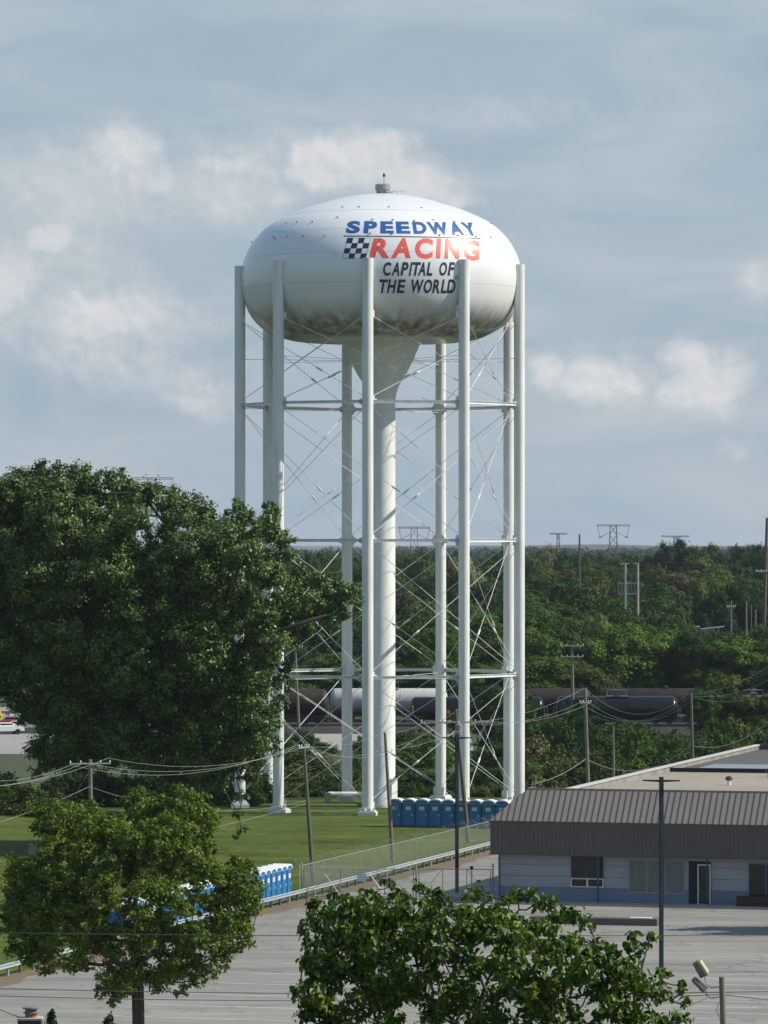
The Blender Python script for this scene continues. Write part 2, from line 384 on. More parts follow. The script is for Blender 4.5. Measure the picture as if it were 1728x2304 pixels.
b = MB(); cp = [(p.x/PXM, tz(p.y)) for p in smooth_profile([(88,771.5),(79,792),(71,811),(55,842),(42,863),(34,884),(31,905)])]
b.lathe(cp, 64, TC); b.build('bowl_cone', m_white, tw, smooth=True)
b = MB(); rr = 31/PXM
b.lathe([(rr, cp[-1][1]), (rr, 2.6), (rr+.02, 2.55), (rr+.1, .9), (rr+.35, .35), (rr+.35, .0)], 64, TC); ri = b.build('riser', m_white, tw, smooth=True)
b = MB(); b.box(TC+Vector((1.05, -.62, 1.6)), (.25, .9, 1.9), rz=math.radians(-35)); b.build('access_door', m_white, ri, bevel=.02)
# legs
TH0 = -5.4
cols = []
def cpos(k): a = math.radians(TH0+40*k); return TC + Vector((math.sin(a)*TR, -math.cos(a)*TR, 0))
LV = [11.77, 23.5, 35.4]; ZT = 47.65; ZA = 42.9
m_foot = mat('white_base_plate', (.70,.72,.70), .6, .1, 2)
for k in range(9):
    p = cpos(k); rad = (TC-p).normalized(); tan = Vector((-rad.y, rad.x, 0))
    b = MB(); b.lathe([(.475, .45), (.475, ZT), (.0, ZT+.02)], 28, p)
    for z in (5.9, 11.6, 17.5, 29.4, 35.2, 41.0): b.lathe([(.476,z-.02),(.482,z),(.476,z+.02)], 28, p)
    c = b.build('leg', m_white, tw, smooth=True)
    b = MB(); b.box(p+Vector((0,0,.36)), (1.35,1.35,.12), rz=math.radians(TH0+40*k)); b.box(p+Vector((0,0,.15)), (1.55,1.55,.30), rz=math.radians(TH0+40*k))
    for q in range(8):
        a = math.radians(q*45+22); b.box(p+Vector((math.cos(a)*.55, math.sin(a)*.55, .52)), (.2,.03,.25), rz=a)
    b.build('base_plate', m_foot, c)
    b = MB()
    for z in LV:
        for s in (-1, 1):
            dd = (cpos(k+s)-p).normalized(); q0 = p+dd*.42
            Mx = Matrix((dd, Vector((-dd.y, dd.x, 0)), Vector((0,0,1)))).transposed()
            b = MB(); b.box(q0+dd*.16+Vector((0,0,z)), (.42,.03,.5), M=Mx); b.build('gusset_plate', m_white, c)
            d2 = (cpos(k+2*s)-p).normalized(); M2 = Matrix((d2, Vector((-d2.y, d2.x, 0)), Vector((0,0,1)))).transposed()
            b = MB(); b.box(p+d2*.52+Vector((0,0,z)), (.36,.03,.95), M=M2); b.build('gusset_plate', m_white, c)
    for s in (-1, 1):
        d2 = (cpos(k+2*s)-p).normalized(); M2 = Matrix((d2, Vector((-d2.y, d2.x, 0)), Vector((0,0,1)))).transposed()
        for zz_, h_ in ((ZA,.6),(.85,.6)): b = MB(); b.box(p+d2*.52+Vector((0,0,zz_)), (.34,.03,h_), M=M2); b.build('gusset_plate', m_white, c)
for zi, z in enumerate(LV):
    for k in range(9):
        p, q = cpos(k), cpos(k+1); d = (q-p).normalized(); Mx = Matrix((d, Vector((-d.y, d.x, 0)), Vector((0,0,1)))).transposed()
        ln = (q-p).length-.9; c = (p+q)/2+Vector((0,0,z))
        b = MB(); b.box(c, (ln,.03,.20), M=Mx); b.box(c+Vector((0,0,.115)), (ln,.24,.03), M=Mx); b.box(c-Vector((0,0,.115)), (ln,.24,.03), M=Mx)
        b.build('girt', m_white, tw)
lv = [.9]+LV+[ZA]
for i in range(4):
    z0, z1 = lv[i], lv[i+1]
    if i == 0: z0 = .85
    for k in range(9):
        for a, c in ((k, k+2), (k+2, k)):
            p, q = cpos(a)+Vector((0,0,z0+.25)), cpos(c)+Vector((0,0,z1-.25 if i < 3 else z1))
            d = (q-p); off = d.cross(Vector((0,0,1))).normalized()*(.06 if a < c else -.06)
            p = p+d.normalized()*.55+off; q = q-d.normalized()*.55+off
            b = MB(); b.tube([p, q], .024, 6)
            f = .30 if a < c else .36
            m0 = p.lerp(q, f); dn = d.normalized(); sd = dn.cross(Vector((0,0,1))).normalized()*.07; up = dn.cross(sd).normalized()*.07
            b.tube([m0-dn*.42, m0-dn*.3, m0+dn*.3, m0+dn*.42], [.05,.085,.085,.05], 6)
            b.build('brace_rod', m_white, tw)
for z, r in ((39.45, .022), (35.1, .02), (11.5, .02)):
    for k in range(9):
        p = cpos(k)+Vector((0,0,z)); q = TC+(cpos(k)-TC).normalized()*(rr if z < 36 else 2.2)+Vector((0,0,z-.1))
        b = MB(); b.tube([p, p.lerp(q, .12), q], [r*1.8, r, r], 6); b.build('spoke_rod', m_white, tw)
# roof fittings
topz = tz(436)
b = MB(); b.lathe([(.0,topz+.05),(.55,topz+.05),(.55,topz+.3),(.66,topz+.32),(.66,topz+.78),(.58,topz+.84),(0,topz+.86)], 20, TC+Vector((.1,0,0)))
b.build('roof_vent', m_galv, tw, smooth=True)
b = MB(); b.tube([TC+Vector((.22,0,topz+.84)), TC+Vector((.22,0,topz+1.55))], .03); bc = b.build('beacon_mast', m_galv, tw)
b = MB(); b.lathe([(.0,0),(.10,.0),(.11,.1),(.11,.24),(.06,.3),(0,.31)], 12, TC+Vector((.22,0,topz+1.5))); b.build('beacon_lamp', mat('dark_red_beacon', (.08,.03,.04), .4), bc, smooth=True)
b = MB(); q = TC+Vector((1.35,-.2,topz-.1))
for dx in (0, .35, .8): b.tube([q+Vector((dx-.4,0,-.1)), q+Vector((dx-.4,0,.34))], .018, 6)
b.tube([q+Vector((-.45,0,.34)), q+Vector((.75,0,.30))], .02, 6); b.build('roof_handrail', m_galv, tw)
b = MB(); b.box(TC+Vector((.75,-.5,topz+.12)), (.7,.7,.14)); b.build('roof_hatch', m_white, tw, bevel=.02)
# lettering, projected onto the tank's own surface
def on_tank(px, py, lift=.012):
    d = Vector(((px-CX)/F, 1, (HY-py)/F)); lo, hi = TD-14.0, TD
    for _ in range(34):
        m = (lo+hi)/2; p = Vector((0,0,H))+d*m
        if math.hypot(p.x-TC.x, p.y-TC.y) < tank_r(p.z): hi = m
        else: lo = m
    p = Vector((0,0,H))+d*hi; e = .05
    n = Vector((p.x-TC.x, p.y-TC.y, 0)).normalized(); dr = (tank_r(p.z+e)-tank_r(p.z-e))/(2*e); n = Vector((n.x, n.y, -dr)).normalized()
    return p + n*lift
def paint(name, polys, m, lift=.012):
    """polys: (verts2d in photo px, faces); cut into small cells and laid on the tank"""
    bm = bmesh.new()
    for vs, fs in polys:
        vv = [bm.verts.new((x, y, 0)) for x, y in vs]
        for f in fs:
            try: bm.faces.new([vv[i] for i in f])
            except ValueError: pass
    xs = [v.co.x for v in bm.verts]; yy = [v.co.y for v in bm.verts]
    x = min(xs)+3
    while x < max(xs):
        bmesh.ops.bisect_plane(bm, geom=bm.verts[:]+bm.edges[:]+bm.faces[:], plane_co=(x,0,0), plane_no=(1,0,0)); x += 4
    y = min(yy)+3
    while y < max(yy):
        bmesh.ops.bisect_plane(bm, geom=bm.verts[:]+bm.edges[:]+bm.faces[:], plane_co=(0,y,0), plane_no=(0,1,0)); y += 4
    for v in bm.verts: v.co = on_tank(v.co.x, v.co.y, lift) - TC
    bmesh.ops.recalc_face_normals(bm, faces=bm.faces)
    me = bpy.data.meshes.new(name); bm.to_mesh(me); bm.free()
    o = link(name, me, m, tw, True); return o
_gl = {}
def glyph(ch, bold):
    key = (ch, bold)
    if key in _gl: return _gl[key]
    cu = bpy.data.curves.new('glyph', 'FONT'); cu.body = ch; cu.size = 1; cu.offset = bold; cu.resolution_u = 5
    o = bpy.data.objects.new('glyph', cu); COL.objects.link(o); dg = bpy.context.evaluated_depsgraph_get(); dg.update()
    me = o.evaluated_get(dg).to_mesh(); vs = [(v.co.x, v.co.y) for v in me.vertices]; fs = [tuple(p.vertices) for p in me.polygons]
    o.evaluated_get(dg).to_mesh_clear(); bpy.data.objects.remove(o); bpy.data.curves.remove(cu)
    x0, x1 = min(v[0] for v in vs), max(v[0] for v in vs); y0, y1 = min(v[1] for v in vs), max(v[1] for v in vs)
    _gl[key] = ([((x-x0)/(x1-x0), (y-y0)/(y1-y0)) for x, y in vs], fs); return _gl[key]
KX, KY, KS = 740.0, 470.0, 380/1659
def word(rows, bold):
    out = []
    for ch, bl, br, tl, tr, yt0, yt1, yb0, yb1 in rows:
        vs, fs = glyph(ch, bold); q = []
        for u_, v_ in vs:
            xb = bl+(br-bl)*u_; xt = tl+(tr-tl)*u_; yt = yt0+(yt1-yt0)*u_; yb = yb0+(yb1-yb0)*u_
            q.append((KX+KS*(xb+(xt-xb)*v_), KY+KS*(yb+(yt-yb)*v_)))
        out.append((q, fs))
    return out
def yb1(x): return 240+24*(max(0, x)/1425)**3
def yt1(x): return 117+17*(x-185)/1215
sp_rows = [('S',163,302,186,314),('P',338,466,350,479),('E',505,640,507,628),('E',665,802,655,783),('D',835,966,815,950),('W',985,1195,955,1150),('A',1208,1337,1160,1290),('Y',1345,1475,1283,1412)]
m_blue = mat('blue_letter_paint', (.024,.090,.31), .4, 0, .9, col2=(.035,.12,.37))
m_red = mat('red_letter_paint', (.72,.085,.06), .4, 0, .9, col2=(.78,.12,.09))
m_navy = mat('navy_letter_paint', (.012,.018,.055), .4, 0, .9, col2=(.02,.03,.08))
paint('speedway_lettering', word([(c,a,b_,d,e,yt1(d),yt1(e),yb1(a),yb1(b_)) for c,a,b_,d,e in sp_rows], .050), m_blue)
rc = [('R',398,594,440,612,288,288,480,482),('A',610,804,640,832,287,287,483,484),('C',842,1017,850,1024,287,290,488,490),('I',1050,1093,1061,1104,291,292,485,486),('N',1134,1276,1142,1286,292,295,488,494),('G',1316,1474,1323,1479,304,312,500,512)]
paint('racing_lettering', word(rc, .042), m_red)
cp_ = [('C',525,601,540,616),('A',614,692,636,715),('P',703,768,726,790),('I',785,801,808,824),('T',806,884,828,906),('A',874,946,896,968),('L',957,1013,979,1032),('O',1078,1152,1092,1168),('F',1165,1219,1187,1238)]
th_ = [('T',480,560,500,582),('H',570,642,590,666),('E',665,737,686,757),('W',790,918,812,934),('O',925,1002,943,1024),('R',1015,1088,1036,1104),('L',1098,1150,1120,1172),('D',1156,1236,1178,1252)]
paint('capital_lettering', word([(c,a,b_,d,e,522,524,655,658) for c,a,b_,d,e in cp_]+[(c,a,b_,d,e,692,694,826,829) for c,a,b_,d,e in th_], .030), m_navy)
def kq(x, y): return (KX+KS*x, KY+KS*y)
ln_ = []
for i in range(24):
    a0, a1 = i/24, (i+1)/24; xs = [145+1345*a0, 145+1345*a1]; yy = [262+24*a0**1.6, 262+24*a1**1.6]
    ln_.append(([kq(xs[0],yy[0]), kq(xs[1],yy[1]), kq(xs[1],yy[1]+9), kq(xs[0],yy[0]+9)], [(0,1,2,3)]))
paint('lettering_rule', ln_, m_navy)
ck = []
def cq(i, j):
    tx = 183+227*i/4; bx = 134+228*i/4; f = j/4; return kq(tx+(bx-tx)*f, 286+201*f)
for i in range(4):
    for j in range(4):
        if (i+j) % 2 == 0: ck.append(([cq(i,j),cq(i+1,j),cq(i+1,j+1),cq(i,j+1)], [(0,1,2,3)]))
for a, c in ((cq(0,0),cq(4,0)),(cq(4,0),cq(4,4)),(cq(4,4),cq(0,4)),(cq(0,4),cq(0,0))):
    dx, dy = c[0]-a[0], c[1]-a[1]; l = math.hypot(dx,dy); nx, ny = -dy/l*.28, dx/l*.28
    ck.append(([(a[0]-nx,a[1]-ny),(c[0]-nx,c[1]-ny),(c[0]+nx,c[1]+ny),(a[0]+nx,a[1]+ny)], [(0,1,2,3)]))
paint('checkered_flag', ck, m_navy)
rg = word([('R',1246,1264,1250,1268,662,662,688,688)], .02)
c0 = kq(1257, 675)
for i in range(20):
    a0, a1 = 2*math.pi*i/20, 2*math.pi*(i+1)/20
    rg.append(([(c0[0]+math.cos(a0)*4.9, c0[1]+math.sin(a0)*6.1),(c0[0]+math.cos(a1)*4.9, c0[1]+math.sin(a1)*6.1),(c0[0]+math.cos(a1)*4.2, c0[1]+math.sin(a1)*5.4),(c0[0]+math.cos(a0)*4.2, c0[1]+math.sin(a0)*5.4)], [(0,1,2,3)]))
paint('registered_mark', rg, m_navy)
# lifting lugs round the shoulders
m_lug = mat('rusty_lug', (.30,.20,.15), .8, .3, 4)
for px, py in ((760,489),(645,502),(669,500),(703,499),(616,533),(619,537),(646,532),(683,531),(730,531),(567,545),(838,494),(884,495),(932,497),(975,495),(1022,499),(1054,503),(1105,504),(1071,532),(1104,534),(1030,530),(989,529),(882,526),(833,525),(771,466),(808,466),(875,466),(948,468)):
    p = on_tank(px, py, .05); b = MB(); b.box(p, (.12,.11,.08), rz=R.uniform(0,1)); b.build('lifting_lug', m_lug, tw)
# valve pit and pipe at the foot
vp = empty('valve_vault', TC+Vector((-3.2,6.5,0)), label='low white pipe resting on a concrete block under the tower', cat='valve vault')
o0 = vp.location
b = MB(); b.tube([o0+Vector((-1.55,0,.75)), o0+Vector((1.7,0,.75))], .22, 12); b.build('pipe', m_white, vp, smooth=True)
b = MB(); b.box(o0+Vector((0,0,.3)), (1.3,.8,.6)); b.build('block', m_concrete, vp, bevel=.03)
b = MB(); b.box(o0+Vector((-1.6,0,.45)), (.55,.6,.9)); b.build('cabinet', m_galv, vp, bevel=.03)

# ------------------------------------------------------------------ portable toilets
m_pblue = mat('blue_plastic', (.022,.155,.36), .5, .15, 1.5)
m_pblued = mat('blue_plastic_door', (.024,.18,.42), .5, .1, 1.5)
m_pwhite = mat('white_plastic', (.80,.81,.80), .45, .05, 2)
m_psign = mat('white_notice', (.72,.75,.74), .5, .25, 30)
def make_toilet():
    r = empty('portable_toilet', (0,0,0))
    b = MB(); b.box((0,0,1.03), (1.1,1.15,2.02)); b.build('body', m_pblue, r, bevel=.03)
    b = MB(); b.box((0,0,.06), (1.16,1.2,.12)); b.build('skid_base', mat('grey_skid', (.08,.09,.10), .8), r)
    b = MB(); b.box((0,-.585,1.04), (.84,.045,1.84)); d = b.build('door', m_pblued, r, bevel=.012)
    b = MB(); b.box((0,-.611,1.55), (.42,.012,.3)); b.build('notice', m_psign, d)
    b = MB(); b.box((.33,-.615,1.0), (.07,.03,.16)); b.build('latch', m_pwhite, d)
    # arched roof with a flat lip
    n = 12; vs = []
    for yy in (-.62, .60):
        for i in range(n+1):
            a = math.pi*i/n; vs.append((-.60*math.cos(a), yy, 2.03+.30*math.sin(a)))
    for yy in (-.62, .60):
        for i in range(n+1):
            a = math.pi*i/n; vs.append((-.60*math.cos(a), yy, 1.98+.0*math.sin(a)))
    m = n+1; fs = [(i, i+1, m+i+1, m+i) for i in range(n)]
    for k in range(2): fs += [(k*m+i, k*m+i+1, 2*m+k*m+i+1, 2*m+k*m+i) for i in range(n)]
    fs += [(2*m+i, 2*m+i+1, 3*m+i+1, 3*m+i) for i in range(n)]+[(0,m,3*m,2*m),(n,m+n,3*m+n,2*m+n)]
    b = MB(); b.add(vs, fs); b.build('roof', m_pwhite, r, smooth=True)
    # blue gable under the front arch
    b = MB(); vs = [(-.5*math.cos(math.pi*i/n), -.628, 2.0+.22*math.sin(math.pi*i/n)) for i in range(n+1)]; vs += [(x, -.618, z) for x, y, z in vs]
    b.add(vs, [tuple(range(m)), tuple(reversed(range(m, 2*m)))]+[(i,i+1,m+i+1,m+i) for i in range(n)]); b.build('gable', m_pblue, r)
    b = MB(); b.tube([(.38,.35,2.1),(.38,.35,2.42)], .05, 8); b.build('vent_pipe', m_darkpost, r)
    b = MB()
    for s in (-1, 1):
        for k in range(3): b.box((s*.556, 0, .5+k*.55), (.02,.8,.06))
    b.build('side_ribs', m_pblue, r)
    return r
proto = make_toilet(); used = False
ordn = ['first','second','third','fourth','fifth','sixth','seventh','eighth','ninth','tenth','eleventh','twelfth','thirteenth','fourteenth','fifteenth','sixteenth','seventeenth','eighteenth']
def place_toilet(p, rz, label, group):
    global used
    o = proto if not used else copy_tree(proto); used = True
    o.location = p; o.rotation_euler.z = rz; tag(o, label, 'portable toilet', group); return o
base = W(893, 1860, 372.5); base.z = 0
for i in range(9):
    p = base + AX*(1.15*i)*.98 + Vector((0,0,0)); p.z = 0
    place_toilet(p, -BB+R.uniform(-.05,.05), f'blue toilet cabin under the tower, {ordn[i]} from the open lawn end of its row' if i < 8 else 'last blue toilet cabin in the tower row, half hidden by the brown roof', 'toilet cabins under the tower')
fr = math.atan2(RN.x, -RN.y)       # doors face the lot
def row(Y1, n, lab, grp):
    for i in range(n):
        p = rail(Y1, -1.55) - RD*(1.16*i); p.z = 0
        place_toilet(p, fr+R.uniform(-.02,.02), lab(i), grp)
row(296.6, 9, lambda i: f'blue toilet cabin with white roof behind the guardrail, {ordn[i]} from the gate', 'toilet cabins by the gate')
row(283.6, 17, lambda i: f'blue toilet cabin screened by the maple, {ordn[i]} counted away from the gate row', 'toilet cabins behind the maple')

# ------------------------------------------------------------------ guardrail, fence, gate
def guardrail(Y0, Y1, label):
    c = rail((Y0+Y1)/2); g = empty('guardrail', c, label=label, cat='guardrail', group='guardrails along the lawn')
    # W-beam profile
    pf = [(.0,.72),(.05,.70),(.09,.66),(.02,.60),(.0,.575),(.02,.55),(.09,.49),(.05,.45),(.0,.43)]
    b = MB(); a, e = rail(Y0), rail(Y1); vs = []
    for P in (a, e):
        for o, z in pf: vs.append(P+RN*o+Vector((0,0,z)))
    for P in (a, e):
        for o, z in pf: vs.append(P+RN*(o-.012)+Vector((0,0,z)))
    n = len(pf); fs = [(i,i+1,n+i+1,n+i) for i in range(n-1)]+[(2*n+i,2*n+i+1,3*n+i+1,3*n+i) for i in range(n-1)]+[(0,n,3*n,2*n),(n-1,2*n-1,4*n-1,3*n-1)]
    b.add(vs, fs); b.build('rail_beam', m_rail, g)
    L_ = (e-a).length; k = int(L_/1.9)
    for i in range(k+1):
        p = a+(e-a)*(i/k)-RN*.1
        b = MB(); b.box(p+Vector((0,0,.33)), (.12,.15,.78), rz=-BR); b.build('post', m_darkpost if i % 3 else m_rail, g)
    return g
guardrail(249.5, 410, 'long ribbed steel guardrail between the lot and the lawn')
guardrail(200, 248.2, 'short steel guardrail end sticking out left of the maple')

def meshmat():
    m = bpy.data.materials.new('chain_link'); m.use_nodes = True; t = m.node_tree; b = t.nodes['Principled BSDF']; out = t.nodes['Material Output']
    b.inputs['Base Color'].default_value = (.45,.47,.46,1); b.inputs['Metallic'].default_value = .3; b.inputs['Roughness'].default_value = .5
    tc = t.nodes.new('ShaderNodeTexCoord'); s = t.nodes.new('ShaderNodeSeparateXYZ'); t.links.new(tc.outputs['UV'], s.inputs[0])
    def m_(op, a, c=None):
        n = t.nodes.new('ShaderNodeMath'); n.operation = op
        for i, v in enumerate((a, c)):
            if v is None: continue
            if isinstance(v, (int, float)): n.inputs[i].default_value = v
            else: t.links.new(v, n.inputs[i])
        return n.outputs[0]
    a = m_('MULTIPLY', m_('ADD', s.outputs[0], s.outputs[1]), 11); c = m_('MULTIPLY', m_('SUBTRACT', s.outputs[0], s.outputs[1]), 11)
    f = m_('MAXIMUM', m_('LESS_THAN', m_('FRACT', a), .085), m_('LESS_THAN', m_('FRACT', c), .085))
    tr = t.nodes.new('ShaderNodeBsdfTransparent'); mx = t.nodes.new('ShaderNodeMixShader'); t.links.new(f, mx.inputs[0]); t.links.new(tr.outputs[0], mx.inputs[1]); t.links.new(b.outputs[0], mx.inputs[2]); t.links.new(mx.outputs[0], out.inputs[0])
    return m
m_mesh = meshmat()
def meshpanel(name, P, Q, z0, z1, parent):
    o0 = origin(parent); me = bpy.data.meshes.new(name)
    vs = [P+Vector((0,0,z0)), Q+Vector((0,0,z0)), Q+Vector((0,0,z1)), P+Vector((0,0,z1))]; me.from_pydata([tuple(v-o0) for v in vs], [], [(0,1,2,3)])
    uv = me.uv_layers.new(name='UVMap'); l = (Q-P).length
    for i, c in enumerate(((0,z0),(l,z0),(l,z1),(0,z1))): uv.data[i].uv = c
    return link(name, me, m_mesh, parent)
fe = empty('chain_link_fence', rail(298,-.75), label='chain link fence with barbed wire arms running behind the guardrail', cat='fence')
Y = 298.0; i = 0; tops = []
while Y < 412:
    p = rail(Y, -.75); b = MB(); b.tube([p, p+Vector((0,0,2.12))], .027, 8)
    q = p+Vector((0,0,2.1)); b.tube([q, q-RN*.34+Vector((0,0,.34))], .016, 6); tops.append(q)
    b.build('fence_post', m_galv, fe); Y += 2.75; i += 1
meshpanel('mesh', rail(298,-.75), rail(412,-.75), .05, 2.08, fe)
b = MB(); b.tube([rail(298,-.75)+Vector((0,0,2.08)), rail(412,-.75)+Vector((0,0,2.08))], .028, 6); b.build('top_rail', m_galv, fe)
b = MB()
for k in (.12,.23,.34): b.tube([rail(298,-.75)-RN*k+Vector((0,0,2.1+k)), rail(412,-.75)-RN*k+Vector((0,0,2.1+k))], .003, 4)
b.build('barbed_wire', m_galv, fe)
# gate across the alley
gp0 = Vector((-5.4, 297.2, 0)); gp1 = Vector((7.15, 296.3, 0)); gd = (gp1-gp0).normalized()
def gate(t0, t1, label, flip=False):
    A, B = gp0+gd*t0, gp0+gd*t1; g = empty('gate_leaf', (A+B)/2, label=label, cat='gate', group='chain link gates across the alley')
    b = MB()
    for z in (.18, 2.0): b.tube([A+Vector((0,0,z)), B+Vector((0,0,z))], .032, 8)
    n = 3
    for k in range(n+1): q = A.lerp(B, k/n); b.tube([q+Vector((0,0,.15)), q+Vector((0,0,2.0))], .032 if k in (0,n) else .024, 8)
    b.build('frame', m_galv, g)
    b = MB(); a, c = (A, A.lerp(B, .33)) if not flip else (B, B.lerp(A, .33)); b.tube([a+Vector((0,0,.2)), c+Vector((0,0,2.0))], .018, 6); b.build('diagonal_brace', m_galv, g); b = MB()
    a, c = (B, B.lerp(A, .33)) if not flip else (A, A.lerp(B, .33)); b.tube([a+Vector((0,0,.2)), c+Vector((0,0,2.0))], .018, 6)
    b.build('diagonal_brace', m_galv, g); meshpanel('mesh', A, B, .18, 2.0, g); return g
g1 = gate(.15, 7.35, 'wide chain link gate leaf with a small blank sign, beside the toilet cabins')
g2 = gate(7.7, 12.4, 'narrower chain link gate leaf closing against the building corner')
b = MB(); q = gp0+gd*3.95+Vector((0,-.05,1.42)); b.box(q, (.62,.02,.5)); b.build('sign_plate', mat('pale_green_sign', (.42,.50,.47), .5), g1)
for t, h, lb in ((0,2.35,'galvanised gate post beside the last toilet cabin'),(7.52,2.2,'galvanised post where the two gate leaves meet'),(12.55,2.3,'galvanised gate post at the building corner')):
    q = gp0+gd*t; b = MB(); b.tube([q, q+Vector((0,0,h))], .055, 10); b.lathe([(.07,0),(.06,.06),(0,.09)], 10, q+Vector((0,0,h))); tag(b.build('gate_post', m_galv), lb, 'post', 'gate posts')
q = W(1061, 1953, 294.5); b = MB(); b.tube([Vector((q.x,q.y,0)), q], .05, 10); bo = b.build('bollard_post', m_galv, smooth=True); tag(bo, 'short grey post with a dark ball cap in the alley shadow', 'post')
b = MB(); b.lathe([(0,-.1),(.1,-.06),(.13,.02),(.1,.1),(0,.14)], 12, q); b.build('cap', m_darkmetal, bo, smooth=True)
for (x0,y0,x1,y1,lb,mm) in ((730,1965,760,2007,'slanting pale yellow rod leaning on the gate near the toilet cabins',(.60,.55,.32)),(831,1965,864,2011,'slanting white rod leaning on the gate beside the blank sign',(.7,.7,.66))):
    p = W(x0,y0,296.4); q = W(x1,y1,294.6); q.z = max(q.z,.02); b = MB(); b.tube([p,q], .03, 6); tag(b.build('leaning_rod', mat('rod_paint', mm, .6)), lb, 'rod', 'rods leaning on the gate')

# ------------------------------------------------------------------ building
m_fasc = mat('brown_fascia_metal', (.105,.092,.08), .6, .15, .8)
m_roofm = mat('brown_standing_seam', (.26,.222,.188), .5, .10, .8)
m_wall = mat('pale_painted_wall', (.33,.34,.37), .8, .12, .8)
m_wallb = mat('blue_painted_dado', (.16,.21,.29), .8, .15, .8)
m_seam = mat('dark_seam', (.085,.072,.06), .6)
m_glassd = mat('dark_window_glass', (.012,.016,.018), .12, 0, 1, spec=.5)
m_glassg = mat('pale_reflection_glass', (.15,.17,.15), .3, .0, 3, col2=(.07,.10,.09), stretch=(6,1,.2))  # green and pale reflections put into the glass colour as streaks
m_wframe = mat('white_window_frame', (.66,.66,.64), .5)
m_teal = mat('dark_teal_post_paint', (.02,.07,.10), .5, .1, 1)
E0 = Vector((6.9, 294.5, 0))
def BP(a, b_, z=0): return E0 + AX*a + BX*b_ + Vector((0,0,z))
bd = empty('low_office_building', BP(0,0), label='low office building with brown ribbed mansard roof and pale blue wall', cat='building')
LEN = 46.0; ZF0, ZF1, ZR = 3.15, 5.28, 7.30
def bbox(B, a0, a1, b0, b1, z0, z1):
    vs = [BP(a, b_, z) for z in (z0, z1) for a, b_ in ((a0,b0),(a1,b0),(a1,b1),(a0,b1))]
    return B.add(vs, [(3,2,1,0),(4,5,6,7),(0,1,5,4),(1,2,6,5),(2,3,7,6),(3,0,4,7)])
WB = .75   # wall face set back under the overhang
b = MB(); bbox(b, .35, LEN-.3, WB, 9, .0, ZF0+.4); w_ = b.build('wall', m_wall, bd)
b = MB(); bbox(b, .34, LEN-.31, WB-.02, 8.9, .0, .98); b.build('wall_dado', m_wallb, bd)
b = MB()
for z in (1.0, 1.72, 2.45): bbox(b, .35, LEN-.3, WB-.035, WB-.001 if z > 1.0 else WB-.021, z-.008, z+.008)
b.build('siding_joint', mat('joint', (.13,.145,.17), .8), w_)
b = MB(); bbox(b, 0, LEN, 0, .12, ZF0, ZF1); bbox(b, 0, .12, .12, 3.2, ZF0, ZF1); bbox(b, .12, LEN, .12, WB, ZF0+.02, ZF0+.12); fa = b.build('fascia', m_fasc, bd)
b = MB(); a = .1
while a < LEN: bbox(b, a, a+.09, -.035, -.001, ZF0+.02, ZF1-.06); a += .30
bbb = .3
while bbb < 3.1: bbox(b, -.035, -.001, bbb, bbb+.09, ZF0+.02, ZF1-.06); bbb += .30
b.build('fascia_ribs', m_fasc, fa)
b = MB(); bbox(b, -.06, LEN, -.07, -.001, ZF1-.07, ZF1+.03); bbox(b, -.06, LEN, -.05, -.001, ZF0-.05, ZF0+.015); bbox(b, -.05, -.001, 0, 3.2, ZF0-.05, ZF0+.015); b.build('trim', m_seam, fa)
AI, BI = 2.1, 1.8
b = MB(); b.quad(BP(-.06,-.06,ZF1+.035), BP(LEN,-.06,ZF1+.035), BP(LEN,BI,ZR), BP(AI,BI,ZR)); b.quad(BP(-.06,3.2,ZF1+.035), BP(-.06,-.06,ZF1+.035), BP(AI,BI,ZR), BP(AI,3.2,ZR)); b.add([BP(-.06,3.2,ZF1+.035), BP(AI,3.2,ZR), BP(AI,3.2,ZF0), BP(-.06,3.2,ZF0)], [(0,1,2,3)])
rf = b.build('mansard_roof', m_roofm, bd)
b = MB(); a = .35
while a < LEN:
    f0 = min(1, (a+.06)/(AI+.06)); t0 = BP(a,-.06,ZF1+.045); t1 = BP(a, -.06+(BI+.06)*f0, ZF1+.045+(ZR-ZF1-.035)*f0)
    nrm = Vector((0,0,1)); s = AX*.018
    b.add([t0-s, t0+s, t1+s, t1-s, t0-s+nrm*.05, t0+s+nrm*.05, t1+s+nrm*.05, t1-s+nrm*.05], [(0,1,2,3),(4,7,6,5),(0,4,5,1),(1,5,6,2),(2,6,7,3),(3,7,4,0)]); a += .40
bbb = .3
while bbb < 3.1:
    f0 = min(1, (bbb+.06)/(BI+.06)); t0 = BP(-.06,bbb,ZF1+.045); t1 = BP(-.06+(AI+.06)*f0, bbb, ZF1+.045+(ZR-ZF1-.035)*f0); s = BX*.018; nrm = Vector((0,0,1))
    b.add([t0-s, t0+s, t1+s, t1-s, t0-s+nrm*.05, t0+s+nrm*.05, t1+s+nrm*.05, t1-s+nrm*.05], [(0,1,2,3),(4,7,6,5),(0,4,5,1),(1,5,6,2),(2,6,7,3),(3,7,4,0)]); bbb += .40
b.build('standing_seams', m_seam, rf)
b = MB(); bbox(b, AI-.05, LEN, BI-.03, BI+.16, ZR-.02, ZR+.07); bbox(b, AI-.05, AI+.1, BI+.161, 3.2, ZR-.02, ZR+.07); b.build('ridge_cap', m_roofm, rf)
